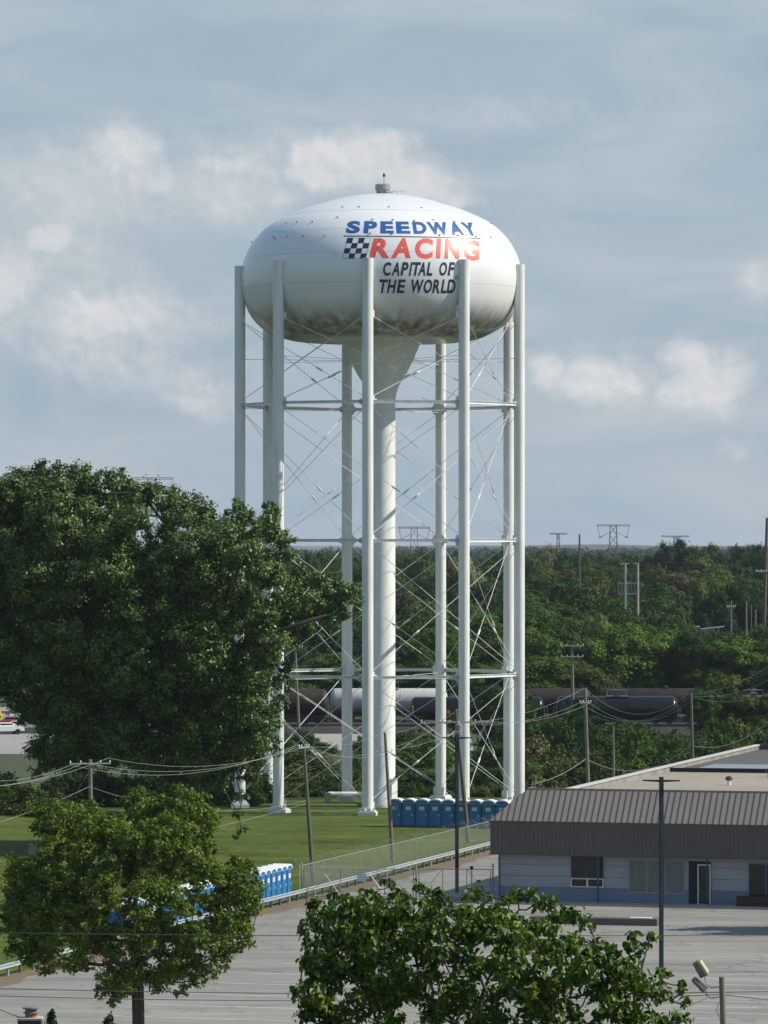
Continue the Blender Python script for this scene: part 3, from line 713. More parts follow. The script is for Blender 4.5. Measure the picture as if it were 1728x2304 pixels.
# flat roofs behind
m_grav2 = mat('tan_roof_gravel', (.33,.29,.235), .95, .0, .35, col2=(.25,.215,.175), stretch=(.4,1,1))
m_tar = mat('dark_roof_felt', (.10,.09,.085), .9, .25, .3, stretch=(.3,1,1))
b = MB(); bbox(b, 2.96, LEN, BI+.17, 42.5, ZF0+.5, 6.42); b.build('gravel_roof', m_grav2, bd)
b = MB(); bbox(b, 2.96, LEN, 42.72, 78, .0, 6.50); b.build('felt_roof', m_tar, bd)
b = MB(); bbox(b, 2.96, LEN, 42.51, 42.71, 6.0, 6.72); b.build('roof_step', m_darkmetal, bd)
b = MB(); bbox(b, 4.6, LEN, 45, 51, 6.505, 6.62); b.build('skylight_strip', mat('pale_skylight', (.26,.31,.36), .5, .35, .6), bd)
pc = [(4.05,0)]
b = MB(); bbox(b, 2.62, 2.95, 4.0, 78, .0, 6.80); pw = b.build('parapet_wall', mat('stained_parapet', (.30,.30,.29), .9, .45, .5, stretch=(1,1,1)), bd)
b = MB(); bbox(b, 2.54, 3.03, 3.95, 78.05, 6.805, 6.90); b.build('coping', m_concrete, pw)
b = MB(); bbox(b, 3.04, LEN, 77.6, 78.02, 6.505, 6.95); b.build('back_parapet', m_teal, bd)
# roof vents and pipe
for (a, bb_, s) in ((10.7, 25.7, 1.1), (11.6, 36.0, 1.2), (22, 20, 1)):
    q = BP(a, bb_, 6.42); b = MB(); b.lathe([(.13*s,0),(.13*s,.32*s)], 14, q, cap=True); v_ = b.build('roof_vent_pipe', m_pwhite, bd)
    b = MB(); b.lathe([(.05,.28*s),(.22*s,.33*s),(.24*s,.42*s),(.18*s,.54*s),(0,.6*s)], 14, q); b.build('vent_cowl', mat('rusty_cowl', (.07,.04,.035), .6, .3, 5), v_, smooth=True)
q = BP(2.35, 2.6, ZR-.08); b = MB(); b.tube([q, q+Vector((0,0,.75))], .07, 10); b.lathe([(.0,0),(.12,.02),(.12,.14),(0,.18)], 10, q+Vector((0,0,.72))); b.build('flue_pipe', m_wood2, bd)
# openings: photo columns -> a
def pa(px): return (px-1108)/34.1
def window(px0, px1, z0, z1, name='window', gm=m_glassd, fm=m_wframe, mullion=(), transom=None):
    a0, a1 = pa(px0), pa(px1)
    b = MB(); t = .06
    bbox(b, a0, a1, WB-.07, WB+.02, z0-t, z0); bbox(b, a0, a1, WB-.07, WB+.02, z1, z1+t); bbox(b, a0-t, a0, WB-.07, WB+.02, z0-t, z1+t); bbox(b, a1, a1+t, WB-.07, WB+.02, z0-t, z1+t)
    for f in mullion: am = a0+(a1-a0)*f; bbox(b, am-.025, am+.025, WB-.065, WB+.02, z0+.001, z1-.001)
    if transom: bbox(b, a0+.001, a1-.001, WB-.068, WB+.02, transom-.035, transom+.035)
    fr_ = b.build(name, fm, bd); b = MB(); bbox(b, a0, a1, WB-.05, WB-.03, z0, z1); b.build('pane', gm, fr_); return fr_
def wz(py): return H-(py-HY)*294.0/F
m_dkframe = mat('dark_window_frame', (.05,.06,.07), .5)
window(1288, 1357, wz(1975)+.06, ZF0+.2, gm=m_glassd, fm=m_dkframe, mullion=(.5,))
window(1288, 1321, wz(1993), wz(1975)-.06); window(1325, 1357, wz(1993), wz(1975)-.06)
window(1418, 1540, wz(2003), wz(1934), gm=m_glassg, fm=mat('grey_frame', (.28,.31,.33), .6), mullion=(.32,.66))
window(1686, 1760, wz(2008), wz(1936), gm=m_glassd, fm=m_wallb, mullion=(.5,))
window(1830, 1900, wz(2008), wz(1936), gm=m_glassd, fm=m_wallb, mullion=(.5,)); 
b = MB(); a0, a1 = pa(1551), pa(1600); bbox(b, a0, a1, WB-.05, WB+.02, .05, 2.85); dr = b.build('door_recess', m_darkmetal, bd)
b = MB(); da0 = pa(1571); t = .07
bbox(b, da0, da0+t, WB-.12, WB-.051, .1, 2.6); bbox(b, a1-t, a1, WB-.12, WB-.051, .1, 2.6); bbox(b, da0, a1, WB-.125, WB-.051, 2.6, 2.68); bbox(b, da0, a1, WB-.125, WB-.051, .04, .14)
dd_ = b.build('door', m_wframe, bd); b = MB(); bbox(b, da0+t, a1-t, WB-.09, WB-.06, .15, 2.6); b.build('pane', m_glassd, dd_)
b = MB(); bbox(b, da0+t+.01, da0+t+.05, WB-.16, WB-.125, 1.0, 1.25); b.build('handle', m_galv, dd_)
for px in (1128, 1351, 1596, 1830): 
    b = MB(); q = BP(pa(px), .16, 0); b.tube([q, q+Vector((0,0,ZF0+.05))], .055, 10); b.build('porch_post', m_teal, bd)
b = MB(); bbox(b, .2, LEN, -1.4, WB-.03, .008, .12); b.build('walkway', mat('walk_concrete', (.36,.34,.31), .9, .2, .6), bd)
pl = empty('planter_box', BP(pa(1700), -.1), label='dark red brick planter box at the wall under the far window', cat='planter')
b = MB(); bbox(b, pa(1664), pa(1800), -.35, .35, .12, .72); b.build('box', mat('dark_brick', (.06,.035,.03), .9, .4, 3), pl)
b = MB(); bbox(b, pa(1668), pa(1796), -.3, .3, .721, .74); b.build('soil', mat('soil', (.03,.025,.02), 1), pl)
isl = empty('kerb_island', Gp(1400,2078), label='low raised concrete slab in the lot in front of the office windows', cat='kerb island')
P0, P1 = Gp(1190,2078), Gp(1478,2084)
b = MB(); d = (P1-P0).normalized(); n_ = Vector((-d.y, d.x, 0))
vs = [q+Vector((0,0,z)) for z in (.008,.42) for q in (P0, P1, P1+n_*1.3, P0+n_*1.3)]; b.add(vs, [(3,2,1,0),(4,5,6,7),(0,1,5,4),(1,2,6,5),(2,3,7,6),(3,0,4,7)])
b.build('slab', mat('dark_slab', (.13,.12,.11), .9, .3, 1), isl, bevel=.03)
b = MB(); q = P1-d*1.1+n_*.6+Vector((0,0,.44)); b.box(q, (1.3,.5,.05), rz=math.atan2(d.y,d.x)); b.build('light_top_strip', m_pwhite, isl)  # white strip added for the light line along the slab's top surface

# ------------------------------------------------------------------ poles and cables
m_arm = mat('sunlit_pale_crossarm', (.40,.38,.35), .8, .2, 3)  # crossarms' sunlit brightness put into a pale colour; twin pole frame shares it
def pole(px_t, py_t, px_b, Y, r, label, m=m_wood, arms=(), extra=None, zb=0, grp='utility poles', cat='utility pole', name='utility_pole'):
    T = W(px_t, py_t, Y); B = Vector(((px_b-CX)*Y/F, Y, zb)); o = empty(name, B, label=label, cat=cat, group=grp)
    b = MB(); b.tube([B, B.lerp(T,.5), T], [r*1.25, r*1.05, r*.8], 10); b.build('pole_shaft', m, o, smooth=True)
    for (dz, hl, ang, th) in arms:
        c = T.lerp(B, 0)+Vector((0,0,-dz)); c.x = T.x+(B.x-T.x)*dz/max(.1,(T.z-B.z)); dv = Vector((math.cos(ang), math.sin(ang), 0))
        b = MB(); b.box(c+Vector((0,-r,0)), (2*hl,th,th*1.1), rz=ang); ar = b.build('crossarm', m_arm, o)
        for f in (-.95, -.45, .5, .95):
            q = c+Vector((0,-r,0))+dv*hl*f; b = MB(); b.lathe([(.02,0),(.045,.05),(.045,.12),(.02,.17)], 8, q+Vector((0,0,th*.5))); b.build('insulator', m_pwhite, ar)
    if extra: extra(o, T, B)
    return T
def wire(P, Q, sag, r=.0105, m=m_wire, label='thin overhead cable', n=14, grp=None):
    pts = [P.lerp(Q, i/n)-Vector((0,0,4*sag*(i/n)*(1-i/n))) for i in range(n+1)]
    b = MB(); b.tube(pts, r, 5); return tag(b.build('overhead_cable', m), label, 'cable', grp)
P1_ = pole(203, 1709, 206, 290, .15, 'grey utility pole standing behind the maple crown', arms=((.25,1.35,.25,.07),))
P2_ = pole(683, 1672, 705, 309, .13, 'thin leaning utility pole between the gate toilets and the tower legs', m_wood2, arms=((.3,.55,.9,.09),))
def p3x(o, T, B):
    b = MB(); q = T+Vector((.1,-.1,-1.4))
    for s in (-1,1): b.tube([q, q+Vector((.35*s,0,-.05)), q+Vector((.42*s,0,.2))], .025, 6)
    b.build('insulator_bracket', m_darkpost, o)
    b = MB(); b.box(Vector((B.x+.2,B.y-.12,3.9)), (.14,.1,1.1)); b.build('conduit_box', m_wood2, o)
P3_ = pole(866, 1648, 884, 331, .13, 'grey utility pole leaning left in front of the tower riser', arms=(), extra=p3x)
def p4x(o, T, B):
    b = MB(); q = T+Vector((.25,-.35,-1.55)); b.lathe([(.0,-.45),(.28,-.42),(.3,.35),(.2,.42),(0,.44)], 14, q); b.build('transformer', m_galv, o, smooth=True)
    b = MB(); b.tube([q+Vector((0,0,.4)), q+Vector((0,0,.62))], .05, 8); b.tube([T+Vector((-.9,-.1,-1.15)), T+Vector((-.35,-.1,-.85))], .05, 6); b.build('fuse_cutout', m_pwhite, o)
P4_ = pole(1025, 1596, 1054, 353, .15, 'leaning utility pole with a grey transformer beside the tower toilets', m_wood2, arms=((1.0,2.9,.12,.1),), extra=p4x)
R1_ = pole(1316, 1548, 1326, 372, .16, 'weathered utility pole rising behind the office roof parapet', arms=((1.2,.5,.4,.08),))
R2_ = pole(1555, 1562, 1561, 372, .14, 'dark utility pole behind the parapet, between trees and roof', m_wood2, arms=())
pole(1380, 1634, 1381, 400, .10, 'thin short grey pole without wires among the shrubs', arms=())
pole(1287, 1451, 1290, 520, .19, 'tall utility pole with two crossarms in front of the tank cars', arms=((.1,1.35,.1,.12),(1.35,1.3,.1,.12)), grp='utility poles beyond the lawn')
pole(664, 1450, 674, 530, .15, 'utility pole rising by the grey end of the tank car', arms=((.3,.9,.1,.1),), grp='utility poles beyond the lawn')
pole(1304, 1202, 1304, 800, .20, 'tall slender bare pole above the distant brown trees', m_wood2, arms=(), zb=0, grp='distant poles')
pole(1726, 1165, 1714, 640, .25, 'thick tall pole at the right edge of the view', m_wood2, arms=((7.5,1.5,.3,.14),), grp='distant poles')
pole(1645, 1352, 1645, 700, .17, 'pale pole left of the white trailer in the substation', arms=((.9,.7,.2,.1),), grp='distant poles')
pole(1679, 1352, 1680, 700, .17, 'pale pole right of the white trailer in the substation', arms=(), grp='distant poles')
pole(1690, 1362, 1690, 720, .12, 'thin brown pole behind the substation trailer', m_wood2, arms=(), grp='distant poles')
pole(1700, 1372, 1701, 690, .15, 'short pale pole near the thick pole at the edge', arms=(), grp='distant poles')
pole(1540, 1378, 1541, 690, .14, 'grey pole left of the substation frame', m_wood2, arms=(), grp='distant poles')
# lamp standards in the lot
def lamp(px, py_t, Y, label):
    T = W(px, py_t, Y); B = Vector((T.x, Y, 0)); o = empty('parking_lot_lamp', B, label=label, cat='lamp post', group='dark steel lamp posts in the lot')
    b = MB(); b.box(B+Vector((0,0,T.z/2)), (.19,.19,T.z), rz=.35); b.build('lamp_pole', m_darkmetal, o)
    b = MB(); b.box(B+Vector((0,0,.2)), (.5,.5,.4)); b.build('footing', m_concrete, o, bevel=.03)
    for s in (-1, 1):
        b = MB(); b.add([(T.x+s*.1,T.y-.05,T.z-.28),(T.x+s*.1,T.y+.05,T.z-.28),(T.x+s*.1,T.y+.05,T.z-.16),(T.x+s*.1,T.y-.05,T.z-.16)]+[(T.x+s*1.0,T.y-.05-.17*s+.0,T.z-.23),(T.x+s*1.0,T.y+.18-.17*s,T.z-.23),(T.x+s*1.0,T.y+.18-.17*s,T.z-.17),(T.x+s*1.0,T.y-.05-.17*s,T.z-.17)],
            [(0,1,2,3),(7,6,5,4),(0,4,5,1),(1,5,6,2),(2,6,7,3),(3,7,4,0)]); ar = b.build('lamp_arm', m_darkmetal, o)
    return o
lamp(1028, 1653, 297, 'dark steel lamp post between the gate and the tower toilets')
lamp(1488, 1748, 245, 'dark steel lamp post in front of the office windows')
# floodlight pole, near right
fp = empty('floodlight_pole', Vector(((1640-CX)*165/F, 165, 0)), label='wooden pole with two weathered floodlights near the bottom right', cat='floodlight pole')
T = W(1624, 2198, 165); B = Vector(fp.location)
b = MB(); b.tube([B, B.lerp(T,.5), T], [.15,.125,.105], 12); b.build('pole_shaft', m_wood, fp, smooth=True)
m_yel = mat('yellowed_lamp_glass', (.50,.46,.27), .5, .15, 4)
m_greyl = mat('grey_lamp_housing', (.16,.155,.14), .6, .2, 3)
for (pts, hx, hy, upper) in (([(1619,2220),(1600,2222),(1588,2212),(1585,2192)], 1575, 2180, True), ([(1619,2243),(1602,2246),(1592,2243),(1586,2228)], 1573, 2215, False)):
    b = MB(); pp = [W(x, y, 165) for x, y in pts]; b.tube(pp, .022, 8); ab = b.build('floodlight_arm', m_galv, fp, smooth=True)
    # head: a tapered box tilted up to the left
    A_ = W(hx, hy, 164.9); dirv = Vector((-.52, -.15, .78)).normalized() if upper else Vector((-.62,-.1,.62)).normalized()
    side = Vector((.78,-.35,.5)).normalized() if upper else Vector((.5,.3,.45)).normalized(); side = (side-dirv*side.dot(dirv)).normalized(); nn_ = dirv.cross(side).normalized()
    Mx = Matrix((dirv, side, nn_)).transposed()
    L2, W2, T2 = (.31,.17,.14) if upper else (.31,.12,.13)
    b = MB(); vs = []
    for s1 in (-1,1):
        for (y_, z_) in ((-1,-1),(1,-1),(1,1),(-1,1)):
            k = (.72 if s1 > 0 else 1.0); vs.append(A_+Mx@Vector((s1*L2, y_*W2*k, z_*T2*(.6 if y_ < 0 else 1)*k)))
    b.add(vs, [(3,2,1,0),(4,5,6,7),(0,1,5,4),(1,2,6,5),(2,3,7,6),(3,0,4,7)]); hd = b.build('floodlight_head', m_greyl, fp, bevel=.015)
    b = MB(); b.box(A_+Mx@Vector((0,W2*.92 if upper else -W2*.5,.0)), (L2*1.75,.10 if upper else .04,T2*1.9), M=Mx); b.build('lens', m_yel if upper else m_greyl, hd, bevel=.01)
b = MB(); b.tube([T+Vector((-.12,-.1,-.9)), T+Vector((-.2,-.1,-1.2)), T+Vector((-.08,-.12,-1.5)), T+Vector((-.02,-.12,-2.0)), T+Vector((.1,-.12,-2.6))], .014, 6); b.build('loose_wire', m_wired, fp)
# near cables
q = W(1626, 2238, 165)
wire(W(-60,2098,165), W(1900,2101,165), .10, .013, m_wired, 'uppermost dark cable crossing the whole lot')
wire(W(-60,2223,165), W(1900,2228,165), .18, .014, m_wired, 'middle dark cable crossing the lot near its floodlight pole')
wire(W(-60,2239,165), q, .22, .014, m_wired, 'lowest dark cable ending at the floodlight pole')
wire(q, W(1900,2266,165), .02, .014, m_wired, 'dark cable leaving the floodlight pole to the right')
wire(W(1590,2246,165), W(1380,2330,120), .05, .014, m_wired, 'dark service cable dropping from the floodlights into the leaves')
# cables on the poles
c1 = [P1_+Vector((dx,0,-.1+dz)) for dx, dz in ((-1.25,-.25),(-.4,-.1),(1.15,.2))]
for k, (p, ly) in enumerate(zip(c1, (1756,1770,1772))):
    wire(p, W(-40, ly, 270), .35, label=f'{["upper","middle","lower"][k]} pale cable running left from the pole behind the maple', grp='cables at the left edge')
c2 = [P2_+Vector((dx,0,-.15)) for dx in (-.5,-.1,.35)]
for k in range(3): wire(c1[k], c2[k], 1.25-.15*k, label=f'{["first","second","third"][k]} sagging cable from the maple pole to the leaning pole', grp='cables between the two left poles')
wire(P1_+Vector((0,0,-1.7)), W(-40,1862,250), .15, label='steep pale service cable left of the maple crown')
wire(P1_+Vector((0,0,-1.75)), P2_+Vector((.3,0,-3.9)), 1.1, label='low service cable passing behind the maple crown')
wire(P2_+Vector((.2,0,-4.1)), W(-40,1942,235), .5, label='long pale guy cable crossing the lawn to the left edge')
c3 = [P3_+Vector((dx,0,dz)) for dx, dz in ((0,.05),(-.35,-1.3),(.5,-1.3))]
for k in range(3): wire(c2[k], c3[k], .5+.1*k, label=f'{["upper","middle","lower"][k]} cable between the leaning pole and the riser pole', grp='cables in front of the tower')
wire(P2_+Vector((.5,0,-4.6)), P3_+Vector((.35,0,-5.0)), .3, label='low slack cable in front of the tower feet')
c4 = [P4_+Vector((dx,0,-.85)) for dx in (-2.3,-.6,1.9)]
for k in range(3): wire(c3[k], c4[k], .35, label=f'{["upper","middle","lower"][k]} cable from the riser pole to the transformer pole', grp='cables in front of the tower')
c5 = [R1_+Vector((dx,0,dz)) for dx, dz in ((0,0),(-.4,-1.2),(.4,-1.25))]
for k in range(3): wire(c4[k], c5[k], 1.1-.2*k, label=f'{["upper","middle","lower"][k]} cable from the transformer pole to the pole behind the parapet', grp='cables right of the tower')
for k in range(3): wire(c5[k], R2_+Vector((-.3+.3*k,0,-.15*k)), 1.9-.1*k, label=f'{["upper","middle","lower"][k]} sagging cable between the two poles behind the parapet', grp='cables over the shrubs')
for k in range(3): wire(R2_+Vector((-.3+.3*k,0,-.15*k)), W(1760,1478+34*k,372), .7, label=f'{["upper","middle","lower"][k]} cable rising to the right edge over the trees', grp='cables at the right edge')
wire(R1_+Vector((.1,0,-5.8)), R2_+Vector((0,0,-4.2)), 1.5, .024, label='thick slack cable low over the shrubs')
wire(R2_+Vector((0,0,-4.2)), W(1790,1560,372), 1.6, .024, label='thick cable rising over the parapet to the right edge')
wire(R1_+Vector((.1,0,-5.8)), W(1196,1765,340), .3, .02, label='thick cable dropping from the pole to the roof corner')
wire(P4_+Vector((.1,0,-5.8)), W(1196,1765,330), .35, label='thin cable from the transformer pole to the roof flue')

# ------------------------------------------------------------------ near bits at the bottom edge
ch = empty('brick_chimney', W(68, 2330, 120)*1.0, label='small brick chimney with round cap in the bottom left corner', cat='chimney')
Yc = 120; s_ = Yc/F; c = W(68, 2304, Yc)
ch.location = Vector((c.x, c.y, 0))
def cz(py): return H+(HY-py)*s_
b = MB(); b.box((c.x-.0, c.y, (cz(2292)+0)/2), (.62,.62,cz(2292))); b.build('stack', mat('sooty_brick', (.10,.07,.055), .9, .4, 6), ch)
b = MB(); b.box((c.x, c.y, cz(2291)), (.66,.66,.05)); b.build('shoulder', m_concrete, ch)
b = MB(); b.lathe([(.155,cz(2289)),(.15,cz(2278))], 16, (c.x+.02,c.y,0), cap=True); b.build('flue', mat('orange_clay', (.36,.12,.06), .8, .3, 5), ch, smooth=True)
b = MB(); b.lathe([(.20,cz(2280)),(.21,cz(2278)),(.155,cz(2276)),(.155,cz(2271)),(.17,cz(2270.5)),(.24,cz(2268.5)),(.24,cz(2266.5)),(.14,cz(2264)),(0,cz(2264))], 20, (c.x+.02,c.y,0)); b.build('cap', mat('weathered_cap', (.20,.20,.19), .7, .3, 4), ch, smooth=True)
wire(W(-30,2258,120), W(54,2292,120), .02, .012, m_wired, 'short dark cable running to the chimney shoulder')

# tank cars on the railway
def tank_car(px0, px1, Y, ztop, dia, label, mb, mend=None, yellow=False, plat=True):
    x0, x1 = (px0-CX)*Y/F, (px1-CX)*Y/F; xc = (x0+x1)/2; L_ = x1-x0; r = dia/2; zc = ztop-r
    o = empty('tank_car', (xc, Y, .86), label=label, cat='tank car', group='railway tank cars')
    b = MB(); n = 28; pf = [(-L_/2, .02)]
    for i in range(1, 7): a = math.pi/2*i/6; pf.append((-L_/2+.75*(1-math.cos(a)), r*math.sin(a)))
    pf += [(-x, q) for x, q in reversed(pf)]
    vs = [(xc+x, Y+q*math.cos(2*math.pi*k/n), zc+q*math.sin(2*math.pi*k/n)) for x, q in pf for k in range(n)]
    fs = [(i*n+k, (i+1)*n+k, (i+1)*n+(k+1)%n, i*n+(k+1)%n) for i in range(len(pf)-1) for k in range(n)]
    b.add(vs, fs); tk = b.build('tank_barrel', mb, o, smooth=True)
    b = MB()
    for f in (-.3, -.1, .1, .3): b.tube([(xc+L_*f, Y+(r+.012)*math.cos(a), zc+(r+.012)*math.sin(a)) for a in [math.pi*2*i/24 for i in range(25)]], .02, 4)
    b.build('tank_band', mb, tk)
    b = MB(); b.box((xc, Y, 1.75), (L_+.4, .5, .35)); b.box((xc-L_*.42, Y, 1.85), (1.6,2.6,.3)); b.box((xc+L_*.42, Y, 1.85), (1.6,2.6,.3)); b.build('underframe', m_tblack, o)
    for s in (-1, 1):
        q = Vector((xc+s*L_*.37, Y, 0)); b = MB(); b.box(q+Vector((0,-.95,1.35)), (2.2,.15,.35)); b.box(q+Vector((0,.95,1.35)), (2.2,.15,.35)); b.box(q+Vector((0,0,1.4)), (.4,2.0,.3)); tr_ = b.build('bogie', m_tblack, o)
        for dx in (-.85,.85):
            b = MB()
            for dy in (-.75,.75): b.tube([q+Vector((dx,dy-.07,1.32)), q+Vector((dx,dy+.07,1.32))], .45, 16)
            b.tube([q+Vector((dx,-.7,1.32)), q+Vector((dx,.7,1.32))], .08, 8); b.build('wheelset', m_wood2, tr_)
        b = MB(); b.tube([(xc+s*(L_/2+.2),Y,1.75),(xc+s*(L_/2+.75),Y,1.75)], .12, 8); b.build('coupler', m_darkpost, o)
        b = MB(); xs_ = xc+s*(L_/2-.1)
        for dx in (0,.4): b.tube([(xs_+dx*s,Y-1.45,1.2),(xs_+dx*s,Y-1.45,3.0)], .02, 5)
        for z in (1.4,1.8,2.2,2.6,3.0): b.tube([(xs_,Y-1.45,z),(xs_+.4*s,Y-1.45,z)], .02, 5)
        b.build('ladder', m_galv, o)
    b = MB(); b.lathe([(.45,ztop-.1),(.45,ztop+.25),(.3,ztop+.32),(0,ztop+.34)], 14, (xc,Y,0)); b.build('manway_dome', mb, o, smooth=True)
    if plat:
        b = MB(); b.box((xc,Y-.6,ztop+.02), (2.6,.5,.04)); b.box((xc,Y+.6,ztop+.02), (2.6,.5,.04))
        for s in (-1,1):
            b.tube([(xc-1.2,Y+s*.8,ztop),(xc-1.2,Y+s*.8,ztop+.75),(xc+1.2,Y+s*.8,ztop+.75),(xc+1.2,Y+s*.8,ztop)], .025, 5)
        b.build('top_platform', m_galv, o)
    if yellow:
        m_y = mat('yellow_reflective', (.75,.42,.02), .5)
        b = MB(); a0 = 3.45
        for x_, z_, h_ in ((x0+.35, zc, .9), (x0+4.6, zc-.35, .5)):
            for i in range(4):
                zz = z_-h_/2+h_*i/4; yy0 = -math.sqrt(max(.01,(r+.02)**2-(zz-zc)**2)); z2 = zz+h_/4-.01; yy1 = -math.sqrt(max(.01,(r+.02)**2-(z2-zc)**2))
                if x_ < x0+.5: yy0 *= .9; yy1 *= .9
                b.quad((x_,Y+yy0-.03,zz),(x_+.42,Y+yy0-.03,zz),(x_+.42,Y+yy1-.03,z2),(x_,Y+yy1-.03,z2))
        b.build('yellow_marking', m_y, o)
m_tblack = mat('black_tank_paint', (.008,.008,.010), .30, .3, 1, spec=.4)
m_tgrey = mat('pale_grey_tank_paint', (.50,.49,.47), .5, .15, .5, stretch=(.4,1,1))
m_tbrown = mat('rust_stained_tank', (.014,.012,.012), .6, 0, .5, col2=(.040,.028,.022), spec=.25)
tank_car(742, 1008, 572, 4.85, 3.05, 'pale grey tank car seen between the tower legs', m_tgrey)
tank_car(448, 741, 558, 5.2, 3.2, 'rust stained dark tank car ending left of the grey one', m_tbrown, plat=False)
tank_car(921, 1226, 558, 4.25, 2.95, 'black tank car with yellow markings in front of the grey one', m_tblack, yellow=True, plat=False)
tank_car(1250, 1526, 558, 4.35, 3.05, 'glossy black tank car among the shrubs beyond the office roof', m_tblack)
tank_car(1551, 1840, 558, 4.35, 3.05, 'black tank car almost hidden behind the trees at the right edge', m_tblack)
tank_car(1042, 1330, 572, 4.85, 3.05, 'dark rust stained tank car on the far track behind the tower legs', m_tbrown, plat=False)
tank_car(1352, 1640, 572, 4.85, 3.05, 'dark rust stained tank car on the far track above the glossy black one', m_tbrown, plat=False)
tank_car(430, 718, 572, 4.75, 3.05, 'dark tank car on the far track hidden by the cottonwood', m_tblack, plat=False)

# ------------------------------------------------------------------ far pylons and substation
m_pyl = mat('grey_pylon_steel', (.13,.14,.15), .6, .2, .5)
def lattice(px, py_top, py_b, Y, wpx, label, waist=.18, horns=True):
    T = W(px, py_top, Y); hw = wpx*Y/F/2; o = empty('transmission_tower', (T.x, Y, 0), label=label, cat='pylon', group='pylons on the horizon'); r = .085*Y/1500
    w = wpx*waist*Y/F/2; zt = T.z; b = MB()
    legs = [(sx, sy) for sx in (-1,1) for sy in (-1,1)]
    def lp(s, z): k = w*(1+1.1*(1-z/zt)); return Vector((T.x+s[0]*k, Y+s[1]*k, z))
    nz_ = 7
    for s in legs: b.tube([lp(s,0), lp(s,zt)], r*1.3, 4)
    for i in range(nz_):
        z0, z1 = zt*i/nz_, zt*(i+1)/nz_
        for a, c in ((0,1),(1,3),(3,2),(2,0)): b.tube([lp(legs[a],z0), lp(legs[c],z1)], r*.7, 4); b.tube([lp(legs[c],z0), lp(legs[a],z1)], r*.7, 4)
    b.build('lattice_mast', m_pyl, o)
    b = MB(); t_ = r*1.2
    b.tube([(T.x-hw,Y,zt),(T.x+hw,Y,zt)], t_*1.2, 4); b.tube([(T.x-hw,Y,zt-.5),(T.x+hw,Y,zt-.5)], t_*.7, 4)
    if horns:
        dz = hw*.75
        for s in (-1,1):
            b.tube([(T.x+s*hw*.98,Y,zt),(T.x+s*hw*.8,Y,zt-dz)], t_*.8, 4); b.tube([(T.x+s*hw*.8,Y,zt-dz),(T.x+s*w,Y,zt-dz*.55)], t_*.8, 4); b.tube([(T.x+s*hw*.9,Y,zt-dz),(T.x+s*hw*.7,Y,zt-dz*1.0)], t_*1.6, 4)
    b.build('crossarm', m_pyl, o)
lattice(342, 1075, 0, 1470, 97, 'steel pylon rising above the top of the cottonwood')
lattice(932, 1186, 0, 1750, 72, 'steel pylon seen between the tower riser and a leg')
lattice(1380, 1181, 0, 1930, 74, 'steel pylon with hanging horns above the right treeline')
lattice(1256, 1200, 0, 2300, 40, 'small faint pylon above the brownish treetops', .12, False)
lattice(1520, 1206, 0, 2400, 62, 'faint pylon peeping over the dark clump of trees', .12, False)
# H frame
hf = empty('h_frame_pole', (W(1421,1268,690).x, 690, 0), label='pale twin pole frame with a trussed crosspiece among the trees', cat='utility pole')
b = MB()
for px in (1407, 1435): T = W(px,1268,690); b.tube([Vector((T.x,690,0)), T], [.24,.17], 8)
b.build('twin_poles', m_arm, hf)
b = MB(); A1_, A2_ = W(1390,1313,690), W(1434,1313,690); B1_, B2_ = W(1390,1337,690), W(1434,1337,690)
b.tube([W(1396,1268.5,690),W(1416,1268.5,690)], .07, 5); b.build('top_arm', m_arm, hf); b = MB(); b.tube([W(1426,1268.5,690),W(1438,1268.5,690)], .07, 5); b.build('top_arm', m_arm, hf); b = MB(); b.tube([A1_,A2_], .15, 5); b.tube([B1_,B2_], .15, 5)
for k in range(6): b.tube([A1_.lerp(A2_,k/6), B1_.lerp(B2_,k/6+.08)], .08, 4)
b.build('truss', m_arm, hf)
ss = empty('substation_frame', (W(1590,1425,690).x, 690, 0), label='low steel substation frame beyond the green trees', cat='substation')
b = MB(); b.tube([W(1540,1413,690), W(1575,1410,690)], .16, 5); b.tube([W(1578,1416,690), W(1630,1410,690)], .16, 5); b.tube([W(1562,1421,690), W(1610,1418,690)], .12, 5); b.build('busbar', m_galv, ss)
b = MB()
for px in (1565,1577,1590,1602,1616): T = W(px,1414,690); b.tube([Vector((T.x,690,0)), T], .12, 5)
b.build('frame_legs', m_galv, ss)
tr = empty('white_trailer', (W(1658,1430,690).x, 690, 0), label='white rounded trailer roof showing over the trees', cat='trailer')
q = W(1658,1424,690); b = MB()
vs = [];
for yy in (-2.2, 2.2):
    for (x_, z_) in ((-1.3,0),(-1.25,q.z*.9),(-.6,q.z),(.7,q.z),(1.2,q.z*.92),(1.3,0)): vs.append((q.x+x_, 690+yy, z_))
b.add(vs, [(0,1,2,3,4,5),(11,10,9,8,7,6)]+[(i,(i+1)%6,6+(i+1)%6,6+i) for i in range(6)]); b.build('body', m_pwhite, tr, bevel=.08)
b = MB(); b.box((q.x, 687.75, q.z*.8), (1.2,.06,1.0)); b.build('window', m_glassd, tr)

